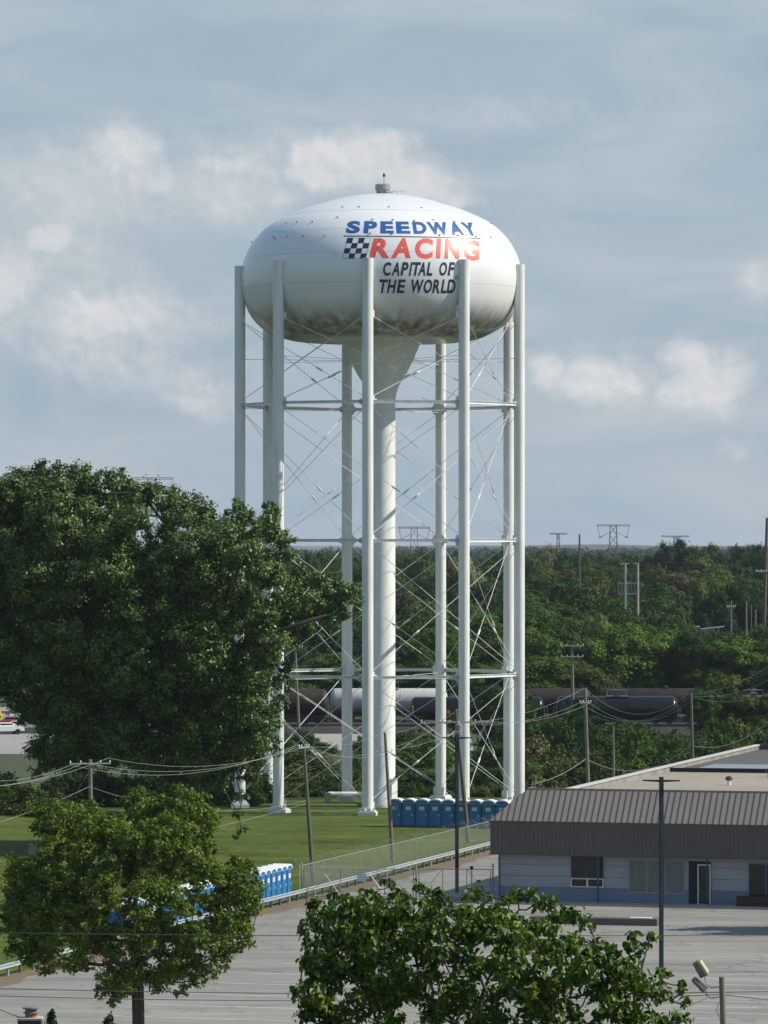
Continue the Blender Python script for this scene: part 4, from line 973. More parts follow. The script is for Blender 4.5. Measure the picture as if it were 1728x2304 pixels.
# parked vehicles in the far yard at the left edge
def car(p, rz, col, label, van=False):
    o = empty('parked_car', (0,0,0)); hh = 1.9 if van else 1.42
    prof = [(-2.2,.35),(-2.25,.75),(-1.9,.9),(-1.3,hh*.97) if van else (-1.2,.95),(-.7,hh),(.7,hh),(1.45,.98),(2.15,.82),(2.2,.4)]
    vs = [(x, s*.85*(1 if z < 1 else .86), z) for s in (-1,1) for x, z in prof]; n = len(prof)
    b = MB(); b.add(vs, [tuple(range(n)), tuple(reversed(range(n,2*n)))]+[(i,(i+1)%n,n+(i+1)%n,n+i) for i in range(n)]); b.build('body', mat('car_paint', col, .3, coat=.4), o, bevel=.04)
    b = MB(); b.box((0,0,1.15), (1.5,1.62,.34)); b.build('window', m_glassd, o)
    for x in (-1.35,1.35):
        for s in (-.8,.8): b = MB(); b.tube([(x,s-.1,.33),(x,s+.1,.33)], .33, 14); b.build('wheel', m_darkmetal, o)
    o.location = p; o.rotation_euler.z = rz; tag(o, label, 'car', 'cars in the far yard'); return o
def gp(px, py): q = Gp(px, py); q.z = .008; return q
car(gp(12,1652), .3, (.75,.76,.76), 'white car in the far yard at the left edge')
car(gp(40,1648), .2, (.5,.5,.5), 'silver car in the far yard beside the white one')
car(gp(24,1638), .2, (.35,.04,.05), 'dark red car behind the white one in the far yard')
car(gp(-14,1634), 1.4, (.75,.45,.02), 'yellow van cut by the left edge of the view', van=True)
bx_ = empty('utility_cabinet', Gp(73,1924), label='small grey utility cabinet on the lawn at the left', cat='cabinet'); q = bx_.location
b = MB(); b.box(q+Vector((0,0,.4)), (.42,.4,.8), rz=.5); b.build('cabinet_body', mat('beige_cabinet', (.30,.27,.22), .8, .2, 2), bx_, bevel=.02)
b = MB(); b.box(q+Vector((0,0,.82)), (.48,.46,.04), rz=.5); b.build('lid', m_galv, bx_)

#TREES#
# ------------------------------------------------------------------ foliage
rng = np.random.default_rng(11)
def unit(a): return a/np.maximum(1e-6, np.linalg.norm(a, axis=1, keepdims=True))
def leaf_mesh(name, P, Nn, S, m, parent, big=False):
    """P, Nn, S: leaf centres, normals, sizes in world space -> one mesh of separate leaves"""
    o0 = np.array(origin(parent)) if parent else np.zeros(3)
    n = len(P); Nn = unit(Nn); rv = rng.normal(size=(n,3))
    if big: rv = rv*.55 + np.array([0,0,-1.0])
    T = unit(rv - Nn*np.sum(rv*Nn, axis=1, keepdims=True)); B = np.cross(Nn, T); S = S[:,None]; P = P-o0
    if not big:
        V = np.stack([P+T*S, P+B*S*.62+Nn*S*.18, P-T*S*.9, P-B*S*.62+Nn*S*.18], axis=1).reshape(-1,3)
        idx = np.arange(4*n); nl = 4*n; ls = np.arange(0, 4*n, 4); lt = np.full(n, 4)
    else:
        V = np.stack([P-T*S*.85, P-T*S*.65+B*S*.55+Nn*S*.22, P+T*S*.2+B*S*.60+Nn*S*.26, P+T*S*1.1-Nn*S*.12, P+T*S*.2-B*S*.60+Nn*S*.26, P-T*S*.65-B*S*.55+Nn*S*.22], axis=1).reshape(-1,3)
        q = np.array([0,1,2,3, 0,3,4,5]); idx = (q[None,:]+6*np.arange(n)[:,None]).reshape(-1); ls = np.arange(0, 8*n, 4); lt = np.full(2*n, 4)
    me = bpy.data.meshes.new(name); me.vertices.add(len(V)); me.vertices.foreach_set('co', V.astype(np.float32).reshape(-1))
    me.loops.add(len(idx)); me.loops.foreach_set('vertex_index', idx.astype(np.int32)); me.polygons.add(len(ls)); me.polygons.foreach_set('loop_start', ls.astype(np.int32)); me.polygons.foreach_set('loop_total', lt.astype(np.int32))
    me.update(calc_edges=True)
    return link(name, me, m, parent)
def crown_points(blobs, per_m2, sub=12, shell=.35, sig=.26, up=.55, rnd=.55):
    """blobs: (centre, rx, ry, rz). Leaves gather in small clumps spread near each blob's surface."""
    PP, NN = [], []
    for c, rx, ry, rz in blobs:
        c = np.array(c); r = np.array([rx, ry, rz]); area = 4*math.pi*((rx*ry+rx*rz+ry*rz)/3); n = max(12, int(area*per_m2))
        d = unit(rng.normal(size=(sub,3))); rad = (shell+(1-shell)*rng.random((sub,1))**.5); sc = d*rad*r
        k = rng.integers(0, sub, n); size = .6+.8*rng.random(sub)
        off = rng.normal(size=(n,3))*sig*size[k][:,None]*r
        p = sc[k]+off; nn = unit(p/r)*.5 + unit(off+1e-6)*.5 + rng.normal(size=(n,3))*rnd + np.array([0,0,up])
        PP.append(c+p); NN.append(nn)
    return np.concatenate(PP), np.concatenate(NN)
def grow(name, trunk, targets, r0, m, parent, step=1.2, jit=.18, rmin=.02, bias=.35, seed=1):
    """trunk: list of points; every target gets a limb from the nearest suitable node; limb thickness follows what it carries"""
    rr_ = random.Random(seed); nodes = [Vector(p) for p in trunk]; par = [i-1 for i in range(len(nodes))]; dist = [0.0]
    for i in range(1, len(nodes)): dist.append(dist[-1]+(nodes[i]-nodes[i-1]).length)
    first = max(1, int(len(trunk)*.45)); top = nodes[-1]; ends = [len(nodes)-1]
    for t in sorted(targets, key=lambda q: (Vector(q)-nodes[first]).length):
        t = Vector(t); best, bd_ = first, 1e9
        for i in range(first, len(nodes)):
            dn = (nodes[i]-t).length + bias*dist[i] + (2.0 if nodes[i].z > t.z+.5 else 0)
            if dn < bd_: best, bd_ = i, dn
        a = nodes[best]; L_ = (t-a).length; k = max(2, int(L_/step)); prev = best
        for j in range(1, k+1):
            f = j/k; p = a.lerp(t, f); p.z += -.10*L_*math.sin(math.pi*f)+.12*L_*f*(1-f)
            if j < k: p += Vector((rr_.gauss(0,1), rr_.gauss(0,1), rr_.gauss(0,1)))*jit*step*.5
            nodes.append(p); par.append(prev); dist.append(dist[prev]+(p-nodes[prev]).length); prev = len(nodes)-1
        ends.append(prev)
    w = [0]*len(nodes)
    for e in ends:
        i = e
        while i >= 0: w[i] += 1; i = par[i]
    tot = max(w); rad = [max(rmin, r0*(x/tot)**.5) for x in w]
    b = MB(); seg = 7; kids = {}
    for i, p in enumerate(par): kids.setdefault(p, []).append(i)
    done = set()
    for i in range(len(nodes)):
        if i in done: continue
        chain = [par[i], i] if par[i] >= 0 else [i]; done.add(i); cur = i
        while kids.get(cur):
            nx = max(kids[cur], key=lambda q: w[q])
            if nx in done: break
            chain.append(nx); done.add(nx); cur = nx
        if len(chain) > 1:
            rs = [rad[q] for q in chain]
            if par[i] >= 0: rs[0] = min(rs[0], rs[1]*1.25)
            b.tube([nodes[q] for q in chain], rs, seg, cap=False)
    if nodes[0].z < .5:
        p0 = nodes[0]; b.tube([p0-Vector((0,0,.1)), p0+Vector((0,0,.25)), p0+Vector((0,0,.9))], [r0*1.5, r0*1.2, r0*1.0], 9, cap=False)
    return b.build(name, m, parent, smooth=True)

lf_cot = leafmat('cottonwood_leaf', [(.026,.055,.009),(.050,.098,.014),(.090,.152,.021),(.15,.21,.042)], .46, .16, .38)
lf_map = leafmat('maple_leaf', [(.040,.082,.007),(.088,.160,.012),(.170,.250,.020),(.28,.35,.045)], .52, .28, .25)
lf_near = leafmat('broad_leaf', [(.022,.050,.004),(.048,.100,.006),(.110,.190,.013),(.25,.32,.04)], .45, .24, .36)
lf_a = leafmat('mid_green_leaf', [(0.022,0.049,0.009),(0.042,0.086,0.013),(0.072,0.125,0.020)], .65, .15, .12, .16)
lf_b = leafmat('bright_green_leaf', [(0.037,0.078,0.009),(0.072,0.138,0.015),(0.121,0.194,0.023)], .65, .15, .12, .16)
lf_c = leafmat('dark_green_leaf', [(0.013,0.032,0.009),(0.023,0.055,0.012),(0.040,0.080,0.017)], .65, .15, .12, .16)
lf_d = leafmat('brownish_seed_leaf', [(0.052,0.060,0.020),(0.091,0.094,0.035),(0.139,0.145,0.059)], .65, .15, .12, .16)
lf_e = leafmat('olive_leaf', [(0.047,0.070,0.013),(0.086,0.120,0.020),(0.144,0.178,0.038)], .65, .15, .12, .16)
lf_p = leafmat('pale_blossom_leaf', [(0.099,0.111,0.033),(0.238,0.235,0.090),(0.424,0.395,0.180)], .65, .15, .12, .16)
KM = {'mid green': lf_a, 'bright green': lf_b, 'dark green': lf_c, 'brownish': lf_d, 'olive green': lf_e, 'pale blossoming': lf_p}

def inpoly(x, y, P):
    c = False; j = len(P)-1
    for i in range(len(P)):
        if (P[i][1] > y) != (P[j][1] > y) and x < (P[j][0]-P[i][0])*(y-P[i][1])/(P[j][1]-P[i][1])+P[i][0]: c = not c
        j = i
    return c
def traced(name, label, Y, base_px, outline, lumps, nfill, fill_r, depth, per, lsize, m, mbark, r0, trunk_px, cat='tree', big=False, sub=12, seed=1, shell=.3, sig=.27, depth_c=None, step=1.2, lk=1.0, extra=()):
    """a crown whose lumps sit on a measured outline, spread through a real depth"""
    rr_ = random.Random(seed); k = Y/F
    B = Vector(((base_px-CX)*k, Y, 0)); root = empty(name, B, label=label, cat=cat)
    xs = [p[0] for p in outline]; ys_ = [p[1] for p in outline]; cxm, cym = sum(xs)/len(xs), sum(ys_)/len(ys_); rx = (max(xs)-min(xs))/2; ry = (max(ys_)-min(ys_))/2
    def dep(px, py):
        q = min(1, math.hypot((px-cxm)/rx, (py-cym)/ry)); return depth*math.sqrt(max(0, 1-q*q))
    bl = []
    for (px, py, r) in lumps:
        r = r*lk
        dy = rr_.uniform(-.25, .25)*depth; Yq = Y+dy; kk = Yq/F; bl.append((W(px, py, Yq), r*kk, r*kk*1.1, r*kk*.9))
    n = 0
    while n < nfill:
        px, py = rr_.uniform(min(xs), max(xs)), rr_.uniform(min(ys_), max(ys_))
        q_ = fill_r*.9
        if not all(inpoly(px+q_*math.cos(a), py+q_*math.sin(a), outline) for a in (0,.8,1.57,2.36,3.14,3.93,4.71,5.5)): continue
        D = dep(px, py)+.15*depth; dy = rr_.choice((-1,-1,1))*D*rr_.uniform(.35, 1); Yq = Y+dy; r = rr_.uniform(.7, 1.25)*fill_r*k
        bl.append((W(px, py, Yq), r*1.1, r*1.1, r*.8)); n += 1
    for j, (px, py, r) in enumerate(extra):
        Yq = Y+(-2.5, 1.5, 3.5)[j % 3]; kk = Yq/F; bl.append((W(px, py, Yq), r*kk, r*kk*1.1, r*kk*.9))
    tr = [B]+[W(px, py, Y) for px, py in trunk_px]
    full = [tr[0]]
    for a, c in zip(tr[:-1], tr[1:]):
        q = max(1, int((c-a).length/step)); full += [a.lerp(c, j/q) for j in range(1, q+1)]
    grow('trunk', full, [x[0] for x in bl], r0, mbark, root, step=step, seed=seed)
    P, Nn = crown_points(bl, per, sub=sub, shell=shell, sig=sig)
    S = lsize*(.65+.7*rng.random(len(P)))
    leaf_mesh('crown', P, Nn, S, m, root, big)
    print(name, 'leaves', len(P))
    return root

# --- the big cottonwood
cot_out = [(-140,1110),(30,1060),(120,1040),(180,1050),(260,1075),(330,1100),(420,1120),(480,1160),(530,1150),(600,1140),(640,1190),(655,1260),(700,1300),(790,1310),(800,1350),(740,1390),(660,1420),(640,1500),(640,1600),(600,1680),(560,1740),(480,1770),(300,1770),(120,1750),(70,1700),(50,1620),(20,1580),(-140,1560)]
cot_l = [(430,1350,50),(480,1350,45),(400,1300,45),(520,1370,40),(450,1400,45),(310,1480,45),(330,1530,42),(370,1600,46),(300,1620,46),(400,1640,46),(420,1560,44),(602,1446,28),(640,1432,24),(690,1414,20),(735,1402,18),(662,1442,14),(10,1220,40),(40,1270,40),(-10,1300,45),(62,1205,34),(20,1350,45),(-30,1240,40),(-20,1400,45),(20,1450,45),(-10,1510,40),(20,1100,42),(60,1092,38),(108,1064,34),(150,1062,30),(182,1070,30),(186,1110,36),(90,1130,50),(30,1160,50),(-20,1180,60),(-30,1120,45),(232,1088,32),(262,1080,30),(296,1108,36),(330,1125,38),(352,1112,26),(385,1130,40),(400,1122,26),(440,1150,38),(466,1168,26),(478,1200,36),(532,1148,24),(548,1162,28),(520,1190,34),(560,1200,34),(606,1146,20),(606,1170,28),(618,1205,34),(646,1215,20),(644,1250,26),(600,1250,36),(655,1290,34),(690,1302,28),(720,1312,32),(755,1322,30),(785,1330,24),(805,1322,15),(800,1350,16),(765,1360,30),(725,1365,32),(690,1372,32),(782,1386,12),(650,1345,34),(650,1400,32),(622,1430,30),(600,1470,34),(640,1500,18),(632,1535,26),(628,1580,22),(612,1620,30),(600,1660,26),(620,1690,14),(566,1660,34),(580,1710,20),(560,1740,24),(545,1790,16),(538,1830,14),(548,1868,11),(532,1880,8),(515,1720,34),(500,1760,24),(470,1740,34),(40,1580,30),(60,1620,22),(95,1680,26),(80,1740,18),(110,1720,26),(556,1600,40),(540,1540,40)]
cot_root = traced('cottonwood_tree', 'huge dark green cottonwood filling the left side, overlapping the tower legs', 345, 425, cot_out, cot_l, 310, 42, 8.5, 60, .13, lf_cot, m_bark, .62,
       [(428,1850),(432,1780),(425,1700),(440,1600),(455,1500),(440,1400),(400,1300),(380,1230)], seed=4, extra=[(214,1364,50),(182,1350,42),(245,1375,42),(214,1330,38),(205,1390,40),(390,1700,42),(372,1730,36),(405,1735,34),(340,1690,42),(600,1418,24),(640,1408,22),(675,1402,20),(620,1440,22)], sub=12, shell=.35, sig=.19, step=1.5)
def limb(root, pts, r0, r1, Y):
    P = [W(x, y, Y+dy) for x, y, dy in pts]; n = len(P); b = MB(); b.tube(P, [r0+(r1-r0)*i/(n-1) for i in range(n)], 8); b.build('limb', m_bark, root, smooth=True)
limb(cot_root, [(455,1590,0),(500,1510,-1.5),(560,1452,-3),(610,1428,-4),(655,1412,-4.5),(695,1396,-4.5),(735,1384,-4)], .42, .10, 345)
limb(cot_root, [(440,1480,-2),(480,1400,-5),(515,1330,-6),(538,1280,-6.5),(552,1230,-6.5)], .24, .05, 345)
limb(cot_root, [(430,1420,-2),(418,1350,-6),(402,1290,-7.5),(380,1235,-8)], .22, .05, 345)
limb(cot_root, [(445,1620,-2),(452,1540,-5),(458,1470,-7),(470,1430,-7.5)], .26, .08, 345)
# --- the maple in the lot's left corner
map_out = [(10,1960),(40,1925),(90,1900),(80,1850),(80,1810),(140,1800),(200,1795),(260,1830),(300,1775),(350,1790),(395,1770),(460,1795),(485,1850),(480,1930),(560,1940),(585,2010),(580,2070),(555,2130),(505,2150),(500,2190),(420,2215),(390,2240),(330,2200),(260,2255),(215,2235),(230,2190),(150,2190),(90,2170),(20,2140),(8,2060)]
map_l = [(92,1822,22),(120,1820,22),(145,1812,18),(100,1860,26),(130,1880,30),(170,1850,28),(202,1808,16),(205,1832,24),(238,1845,24),(262,1860,22),(300,1800,20),(314,1780,14),(318,1812,26),(350,1802,20),(376,1825,24),(396,1776,14),(402,1800,24),(425,1790,18),(432,1818,26),(458,1802,16),(466,1832,22),(470,1868,20),(462,1900,24),(478,1912,12),(440,1930,26),(30,1945,20),(60,1952,24),(24,1985,12),(100,1945,26),(50,1995,16),(30,2050,22),(14,2062,12),(22,2090,20),(60,2070,28),(40,2128,24),(80,2150,26),(110,2165,20),(92,2182,10),(165,2165,22),(168,2184,10),(200,2168,16),(526,1938,14),(530,1955,20),(562,1940,10),(556,1968,22),(572,2000,20),(568,2045,20),(582,2040,8),(548,2085,24),(555,2122,14),(530,2132,16),(508,2110,22),(492,2150,22),(502,2180,12),(470,2190,18),(440,2205,16),(412,2225,14),(398,2235,8),(360,2215,20),(330,2185,24),(295,2190,24),(262,2200,26),(240,2215,18),(226,2232,14),(252,2256,10),(280,2225,20),(262,2240,14),(390,2190,24),(250,2160,14)]
traced('maple_tree', 'leafy green maple with round crown in front of the toilet cabins', 204, 311, map_out, map_l, 250, 27, 4.4, 125, .080, lf_map, m_bark, .285,
       [(312,2330),(311,2262),(309,2200),(306,2120),(304,2040),(310,1950)], seed=8, lk=1.2, sub=11, shell=.35, sig=.20, step=.8)
# --- near broad-leaved tree along the bottom
nr_out = [(655,2240),(700,2120),(690,2030),(760,2020),(840,2010),(860,2030),(920,2010),(960,2010),(1000,2020),(1060,2020),(1130,2030),(1190,2010),(1250,2040),(1330,2080),(1360,2120),(1430,2120),(1450,2180),(1500,2240),(1540,2300),(1540,2420),(680,2420),(670,2300)]
nr_l = [(706,2040,17),(700,2056,12),(748,2024,15),(770,2016,13),(732,2060,16),(785,2040,20),(830,2012,15),(852,2020,15),(812,2036,16),(868,1986,9),(880,1990,7),(882,2010,12),(905,2014,14),(940,1992,10),(950,2000,12),(962,2026,14),(985,2012,13),(1000,2030,18),(1050,2016,14),(1075,2012,14),(1098,2022,12),(1040,2050,18),(1140,2024,15),(1165,2020,16),(1190,2010,16),(1212,2030,18),(1240,2026,15),(1280,2052,18),(1305,2070,18),(1326,2080,12),(1245,2070,20),(1150,2070,22),(1300,2114,18),(1350,2122,18),(1372,2140,14),(1425,2108,13),(1414,2135,18),(1440,2150,14),(1466,2112,12),(1458,2124,9),(1492,2198,16),(1508,2190,7),(1484,2238,17),(1500,2236,10),(1533,2218,8),(1535,2228,7),(1545,2252,9),(1540,2262,9),(1550,2295,10),(1520,2290,14),(1450,2290,22),(1440,2215,16),(690,2098,17),(680,2086,9),(696,2124,16),(700,2148,10),(680,2180,6),(718,2185,8),(664,2236,14),(676,2214,11),(700,2215,14),(684,2262,15),(690,2290,15),(730,2240,18),(735,2110,18),(760,2150,20),(740,2290,20),(790,2250,20)]
traced('broadleaf_tree', 'bushy tree with big glossy leaves in front of the gate and office', 112, 1080, nr_out, nr_l, 290, 25, 3.2, 80, .084, lf_near, m_bark2, .17,
       [(1085,2900),(1090,2500),(1085,2360),(1080,2250)], seed=15, lk=1.12, big=True, sub=9, shell=.2, sig=.30, step=.55)
# dark tips of two small evergreens at the bottom edge
for (px, py, r, lb) in ((120,2292,15,'dark evergreen tip beside the brick chimney'),(246,2296,13,'dark evergreen tip left of the maple trunk')):
    Yq = 150; B = W(px, 2304, Yq); B.z = 0; rt = empty('evergreen_tree', B, label=lb, cat='evergreen', group='evergreens at the bottom edge')
    zt = W(px, py-r*.6, Yq).z; rad = r*Yq/F; bl = [(Vector((B.x+R.uniform(-.3,.3)*rad, Yq+R.uniform(-.3,.3)*rad, zt-i*.14)), rad*(.45+.16*i), rad*(.45+.16*i), .16) for i in range(6)]
    P, Nn = crown_points(bl, 900, sub=10); leaf_mesh('crown', P, Nn, .05*(.6+.8*rng.random(len(P))), lf_c, rt)
    b = MB(); b.tube([B, Vector((B.x,Yq,zt-.1))], [.12,.02], 7); b.build('trunk', m_bark, rt)

# --- wood beyond the railway: a few shapes, copied with their parts
def proto_tree(h, r, seed, nb=34, tall=False):
    rr_ = random.Random(seed); root = empty('forest_tree', (0,0,0)); bl = []
    zc = h*.60; rz = h*.40
    for i in range(nb):
        u_ = rr_.uniform(-1,1); a = rr_.uniform(0, 2*math.pi); q = math.sqrt(1-u_*u_); rad = rr_.uniform(.55,.95)
        br = r*rr_.uniform(.24,.42); bl.append((Vector((q*math.cos(a)*r*rad*rr_.uniform(.8,1.1), q*math.sin(a)*r*rad, zc+u_*rz*rad)), br*1.1, br*1.1, br*.75))
    tr = [Vector((0,0,z)) for z in np.linspace(0, h*.7, 7)]
    grow('trunk', tr, [x[0] for x in bl], h*.018, m_bark, root, step=1.6, seed=seed)
    P, Nn = crown_points(bl, 17.0, sub=8, shell=.3, sig=.24, rnd=.35); S = .21*(.6+.8*rng.random(len(P)))
    leaf_mesh('crown', P, Nn, S, lf_a, root); print('proto leaves', len(P)); return root
def proto_shrub(seed):
    rr_ = random.Random(seed); root = empty('shrub', (0,0,0)); bl = []
    for i in range(22):
        a = rr_.uniform(0, 2*math.pi); d = 2.3*math.sqrt(rr_.random()); h_ = 3.0*(1-(d/2.9)**2)*rr_.uniform(.55,1.0); br = rr_.uniform(.5,.9)
        bl.append((Vector((d*math.cos(a), d*math.sin(a), max(.5, h_-.3))), br, br, br*.8))
        bl.append((Vector((d*math.cos(a)*1.05, d*math.sin(a)*1.05, .45)), br, br, br*.7))
    grow('stem', [Vector((0,0,0)), Vector((0,0,.5)), Vector((0.1,0,1.0))], [x[0] for x in bl], .10, m_bark, root, step=.7, seed=seed)
    P, Nn = crown_points(bl, 42, sub=9, shell=.3, sig=.28); leaf_mesh('crown', P, Nn, .13*(.6+.8*rng.random(len(P))), lf_e, root); print('shrub leaves', len(P)); return root
TP = [proto_tree(15, 5.2, 21), proto_tree(15, 4.6, 22), proto_tree(15, 6.0, 23, 42), proto_tree(15, 5.0, 24, 28), proto_tree(15, 5.6, 25, 38)]
TW = [5.2, 4.6, 6.0, 5.0, 5.6]
SP = [proto_shrub(31), proto_shrub(32), proto_shrub(33), proto_shrub(34)]
usedp = set(); planted = []
def plant(kind, px, py_top, Y, wpx, col, shrub=False):
    i = R.randrange(len(SP) if shrub else len(TP)); pr_ = (SP if shrub else TP)[i]; key = (shrub, i)
    if key in usedp: o = copy_tree(pr_)
    else: o = pr_; usedp.add(key)
    zt = max(1.5, H+(HY-py_top)*Y/F); w = wpx*Y/F/2*(1.25 if shrub else 1)
    sx = w/(2.9 if shrub else TW[i]*1.05); sz = zt/(3.2 if shrub else 15.2)
    o.location = ((px-CX)*Y/F, Y, 0); o.scale = (sx, sx*R.uniform(.9,1.15), sz); o.rotation_euler.z = R.uniform(0, 6.28)
    for c in o.children:
        if c.name.startswith('crown'): c.material_slots[0].link = 'OBJECT'; c.material_slots[0].material = KM[col]
    planted.append((o, px, py_top, Y, col, shrub)); return o
def zone(px):
    for lim, s in ((60,'at the left edge'),(560,'behind the cottonwood'),(700,'beside the cottonwood'),(790,'left of the riser'),(900,'behind the riser'),(1000,'right of the riser'),(1160,'behind the right legs'),(1270,'right of the tower'),
                   (1350,'by the bare pole'),(1440,'by the twin pole frame'),(1560,'above the glossy tank car'),(1660,'by the substation frame')):
        if px < lim: return s
    return 'near the right edge'
# special trees read off the photograph
for a in [(1246,1212,1150,70,'pale blossoming'),(1222,1225,1180,60,'brownish'),(1275,1262,900,90,'brownish'),(1225,1262,930,80,'olive green'),(1330,1270,860,80,'olive green'),
          (1470,1235,1080,90,'dark green'),(1520,1210,1080,95,'dark green'),(1565,1222,1060,90,'dark green'),(1615,1235,1100,90,'dark green'),(1665,1224,1150,80,'dark green'),(1700,1238,1080,80,'dark green'),
          (1470,1268,900,90,'brownish'),(1540,1285,840,120,'brownish'),(1500,1300,800,110,'brownish'),(1580,1290,820,90,'olive green'),(1010,1265,850,90,'brownish'),(1045,1250,900,80,'pale blossoming'),(940,1240,1000,90,'mid green'),(730,1222,1100,90,'mid green'),(690,1240,1000,90,'mid green'),
          (1350,1378,660,60,'pale blossoming'),(1410,1398,600,170,'bright green'),(1480,1405,604,150,'bright green'),(1560,1415,600,140,'mid green'),(1640,1425,598,150,'bright green'),(1715,1430,600,140,'mid green'),(1350,1430,606,120,'mid green'),
          (1215,1420,600,110,'bright green'),(1265,1480,596,110,'olive green'),(1330,1500,594,110,'dark green'),(1610,1320,720,110,'dark green'),(1660,1310,745,110,'dark green'),(1710,1330,730,110,'dark green')]:
    plant('forest_tree', a[0], a[1], a[2], a[3], a[4])
rows = [(590,1470,9.0,.8),(610,1425,9.5,.8),(636,1392,9.5,.8),(672,1362,10,.85),(720,1338,10,.85),(785,1315,10.5,.9),(860,1294,10.5,.9),(950,1277,11,.95),(1060,1262,12,1.0),(1190,1248,13,1.0)]
for Y, top, wm, sp_ in rows:
    wp = wm*F/Y; x = 600+R.uniform(-30,30)
    while x < 1860:
        t = top+(R.uniform(-14,16) if Y < 1000 else R.uniform(-28,16))
        if Y < 640 and 1040 < x < 1180: t += 10
        if 640 < Y < 800 and 1560 < x < 1720: t = max(t, 1415)     # clearing with the substation
        if not (Y < 650 and x > 1330) or R.random() < .35:
            col = R.choices(['mid green','dark green','bright green','olive green','brownish'], [5,4,2 if Y < 700 else .6,1.5,.9 if Y > 700 else .2])[0]
            plant('forest_tree', x, t, Y+R.uniform(-8,8), wp*R.uniform(.85,1.25), col)
        x += wp*R.uniform(.62,.95)
for x in range(-40, 600, 85): plant('forest_tree', x+R.uniform(-15,15), 1325+R.uniform(-12,12), 760, 130, R.choice(['dark green','mid green'])); plant('forest_tree', x+R.uniform(-15,15), 1275+R.uniform(-12,12), 930, 115, 'mid green')
for x in range(-40, 600, 90): plant('forest_tree', x+R.uniform(-20,20), 1400+R.uniform(-30,30), 660 if x < 80 else 620, 150, R.choice(['dark green','mid green']))
# shrubs between the lawn and the railway
def shrub(px, top, Y, w, col): return plant('shrub', px, top, Y, w, col, True)
x = 575
while x < 1760:
    if x < 1150: tp = 1712+R.uniform(-12,14); tp += 14 if 715 < x < 800 or 970 < x < 1050 else 0; shrub(x, tp, 432+R.uniform(-6,14), R.uniform(95,130), R.choices(['olive green','mid green','dark green'], [4,3,2])[0])
    else: shrub(x, 1690+R.uniform(-20,12), 425+R.uniform(-5,10), R.uniform(100,140), R.choices(['olive green','bright green','mid green'], [4,2,2])[0])
    x += R.uniform(38,56)
for k in range(17): shrub(590+k*36+R.uniform(-10,10), 1768+R.uniform(-10,8), 416, 70, R.choice(['olive green','mid green']))
x = 590
while x < 1760:
    gap = 715 < x < 800 or 970 < x < 1060
    tp = 1664+R.uniform(-18,14) if x < 1170 else 1640+R.uniform(-22,14)
    if not gap: shrub(x+20, tp-12, 490+R.uniform(-5,10), 90, 'mid green'); shrub(x, tp, 468+R.uniform(-10,14), R.uniform(80,120), R.choices(['olive green','mid green','bright green','dark green'], [4,3,2,1])[0])
    x += R.uniform(38,58)
for a in [(640,1640,505,75,'olive green'),(675,1648,498,70,'mid green'),(705,1652,506,60,'olive green'),(815,1645,505,60,'mid green'),(905,1640,508,70,'mid green'),(945,1632,512,70,'olive green'),(930,1660,490,80,'bright green'),(970,1668,484,50,'olive green'),(1370,1650,492,80,'olive green'),(1420,1655,488,80,'mid green'),(1460,1650,494,80,'olive green'),(1530,1640,496,80,'bright green'),(1195,1575,470,110,'mid green'),(1235,1600,462,110,'mid green'),(1225,1648,440,120,'pale blossoming'),(1265,1668,436,110,'olive green'),(1320,1585,480,80,'dark green'),(1350,1640,470,90,'mid green'),(1292,1560,492,70,'mid green'),
          (1170,1560,500,90,'mid green'),(1110,1600,490,80,'dark green'),(1140,1570,505,80,'mid green'),(680,1636,500,80,'mid green'),(655,1650,480,70,'olive green'),(610,1640,490,90,'mid green'),(900,1636,505,70,'mid green'),(940,1640,500,60,'pale blossoming'),
          (1500,1648,455,110,'bright green'),(1470,1660,440,90,'bright green'),(1640,1600,470,110,'olive green'),(1690,1610,474,110,'olive green'),(1600,1640,450,110,'mid green')]:
    shrub(*a)
for a in [(1075,1540,528,90,'dark green'),(1120,1535,524,95,'mid green'),(1160,1548,520,90,'mid green'),(1040,1600,515,60,'olive green'),(1315,1565,520,80,'dark green'),(1250,1610,500,80,'mid green'),(1620,1512,512,110,'olive green'),(1575,1545,505,80,'mid green'),(1665,1545,508,90,'mid green'),(1715,1560,506,90,'olive green')]:
    plant('forest_tree', *a)
for a in [(20,1722,392,120,'olive green'),(70,1745,388,110,'olive green'),(120,1770,386,90,'olive green'),(-20,1735,396,120,'olive green')]: shrub(*a)
for k in range(11): shrub(130+k*44+R.uniform(-12,12), 1728+R.uniform(-12,18), 404+R.uniform(-4,6), 100, R.choice(['dark green','mid green']))
# names, labels
seen = {}
planted.sort(key=lambda q: (q[5], q[1]))
def layer(Y, s):
    if s: return 'by the lawn edge' if Y < 445 else 'near the railway ballast'
    if Y < 560: return 'before the tank cars'
    return 'past the tank cars' if Y < 650 else ('in the middle wood' if Y < 850 else 'on the far skyline')
keyf = lambda q: (q[4], q[5], layer(q[3], q[5]), zone(q[1]))
cnt = {}
for q in planted: cnt[keyf(q)] = cnt.get(keyf(q), 0)+1
for q in planted:
    o, px, py, Y, col, s = q; k = keyf(q); i = seen.get(k, 0); seen[k] = i+1
    word_ = 'shrub' if s else 'tree'
    lab = f'{col} {word_} {k[2]}, {k[3]}' + (f', {ordn[min(i,17)]} from left' if cnt[k] > 1 else '')
    tag(o, lab, 'shrub' if s else 'tree', 'shrubs between lawn and railway' if s else 'trees of the wood beyond the railway')
print('planted', len(planted))
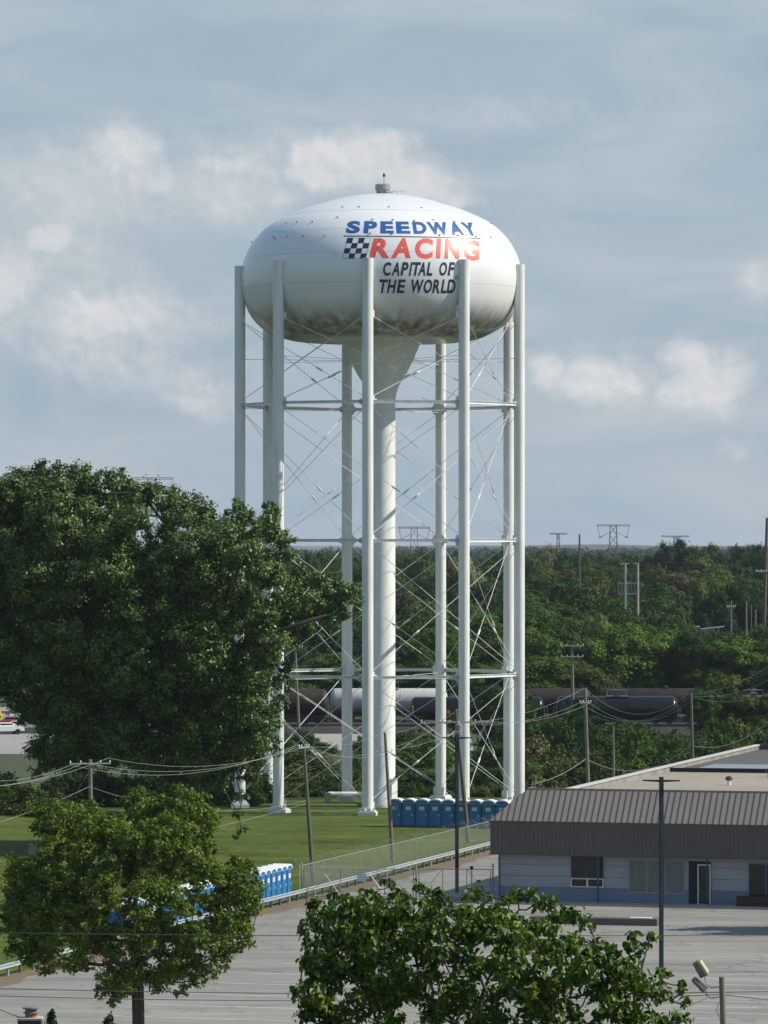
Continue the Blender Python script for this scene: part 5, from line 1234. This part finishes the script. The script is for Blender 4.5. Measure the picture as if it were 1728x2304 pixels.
# --- the far wood that reads as one mass, and the hills behind
bl = []; fr_ = random.Random(5)
for i in range(2000):
    Y = 1280+ (fr_.random()**1.6)*4200; x = fr_.uniform(-.11,.15)*Y; zt = fr_.uniform(11,16.5) + (2.0*math.sin(x*.011+Y*.003)); r = fr_.uniform(4.5,8)*(1+Y/9000)
    bl.append((Vector((x, Y, zt-r*.6)), r, r, r*.65))
PP, NN, SS = [], [], []
for c, rx, ry, rz in bl:
    n = 60; d = unit(rng.normal(size=(n,3))); d[:,2] = np.abs(d[:,2])*1.1-.25; p = np.array(c)+d*np.array([rx,ry,rz])*(.75+.35*rng.random((n,1)))
    PP.append(p); NN.append(d+rng.normal(size=(n,3))*.5+np.array([0,0,.4])); SS.append(np.full(n, 1.1*(c[1]/1500)**.5))
fw = leaf_mesh('far_wood', np.concatenate(PP), np.concatenate(NN), np.concatenate(SS), lf_c, None); tag(fw, 'distant continuous wood stretching to the horizon', 'wood', kind='stuff')
b = MB(); vs = []; n = 90
for j, (Y, hh) in enumerate(((7800,0),(8600,1),(9400,.6),(10500,0))):
    for i in range(n): x = -1600+3200*i/(n-1); vs.append((x, Y, hh*(9+6*math.sin(x*.0021+.2)+2*math.sin(x*.007)+1.2*math.sin(x*.019))))
b.add(vs, [(j*n+i, j*n+i+1, (j+1)*n+i+1, (j+1)*n+i) for j in range(3) for i in range(n-1)]); b.build('hills', mat('wooded_hill', (.035,.055,.03), 1, .3, .01), kind='structure', smooth=True)
# a tree standing in the lot just outside the view on the right; its shade reaches the lot
rt = empty('lot_tree', (29.2, 272.3, 0), label='small tree outside the view whose shadow falls across the lot at the right', cat='tree')
bl = [(Vector((29.2+R.uniform(-3.0,3.0), 272.3+R.uniform(-2.2,2.2), 5.5+R.uniform(-1.8,1.8))), 1.1, 1.1, .9) for i in range(26)]
grow('trunk', [Vector((29.2,272.3,z)) for z in (0,1,2,3,4,5)], [x[0] for x in bl], .2, m_bark, rt)
P, Nn = crown_points(bl, 45); leaf_mesh('crown', P, Nn, .13*(.6+.8*rng.random(len(P))), lf_map, rt)

# --- the air
HAZE = 4.5e-5
if HAZE:
    b = MB(); b.box((0, 8500, 25), (34000, 26000, 52)); hz = b.build('haze', None, kind='stuff')
    hm = bpy.data.materials.new('haze_air'); hm.use_nodes = True; t = hm.node_tree; t.nodes.clear()
    pv = t.nodes.new('ShaderNodeVolumePrincipled'); pv.inputs['Color'].default_value = (.78,.88,1,1); pv.inputs['Density'].default_value = HAZE; pv.inputs['Anisotropy'].default_value = .2
    ou = t.nodes.new('ShaderNodeOutputMaterial'); t.links.new(pv.outputs[0], ou.inputs['Volume']); hz.data.materials.append(hm)
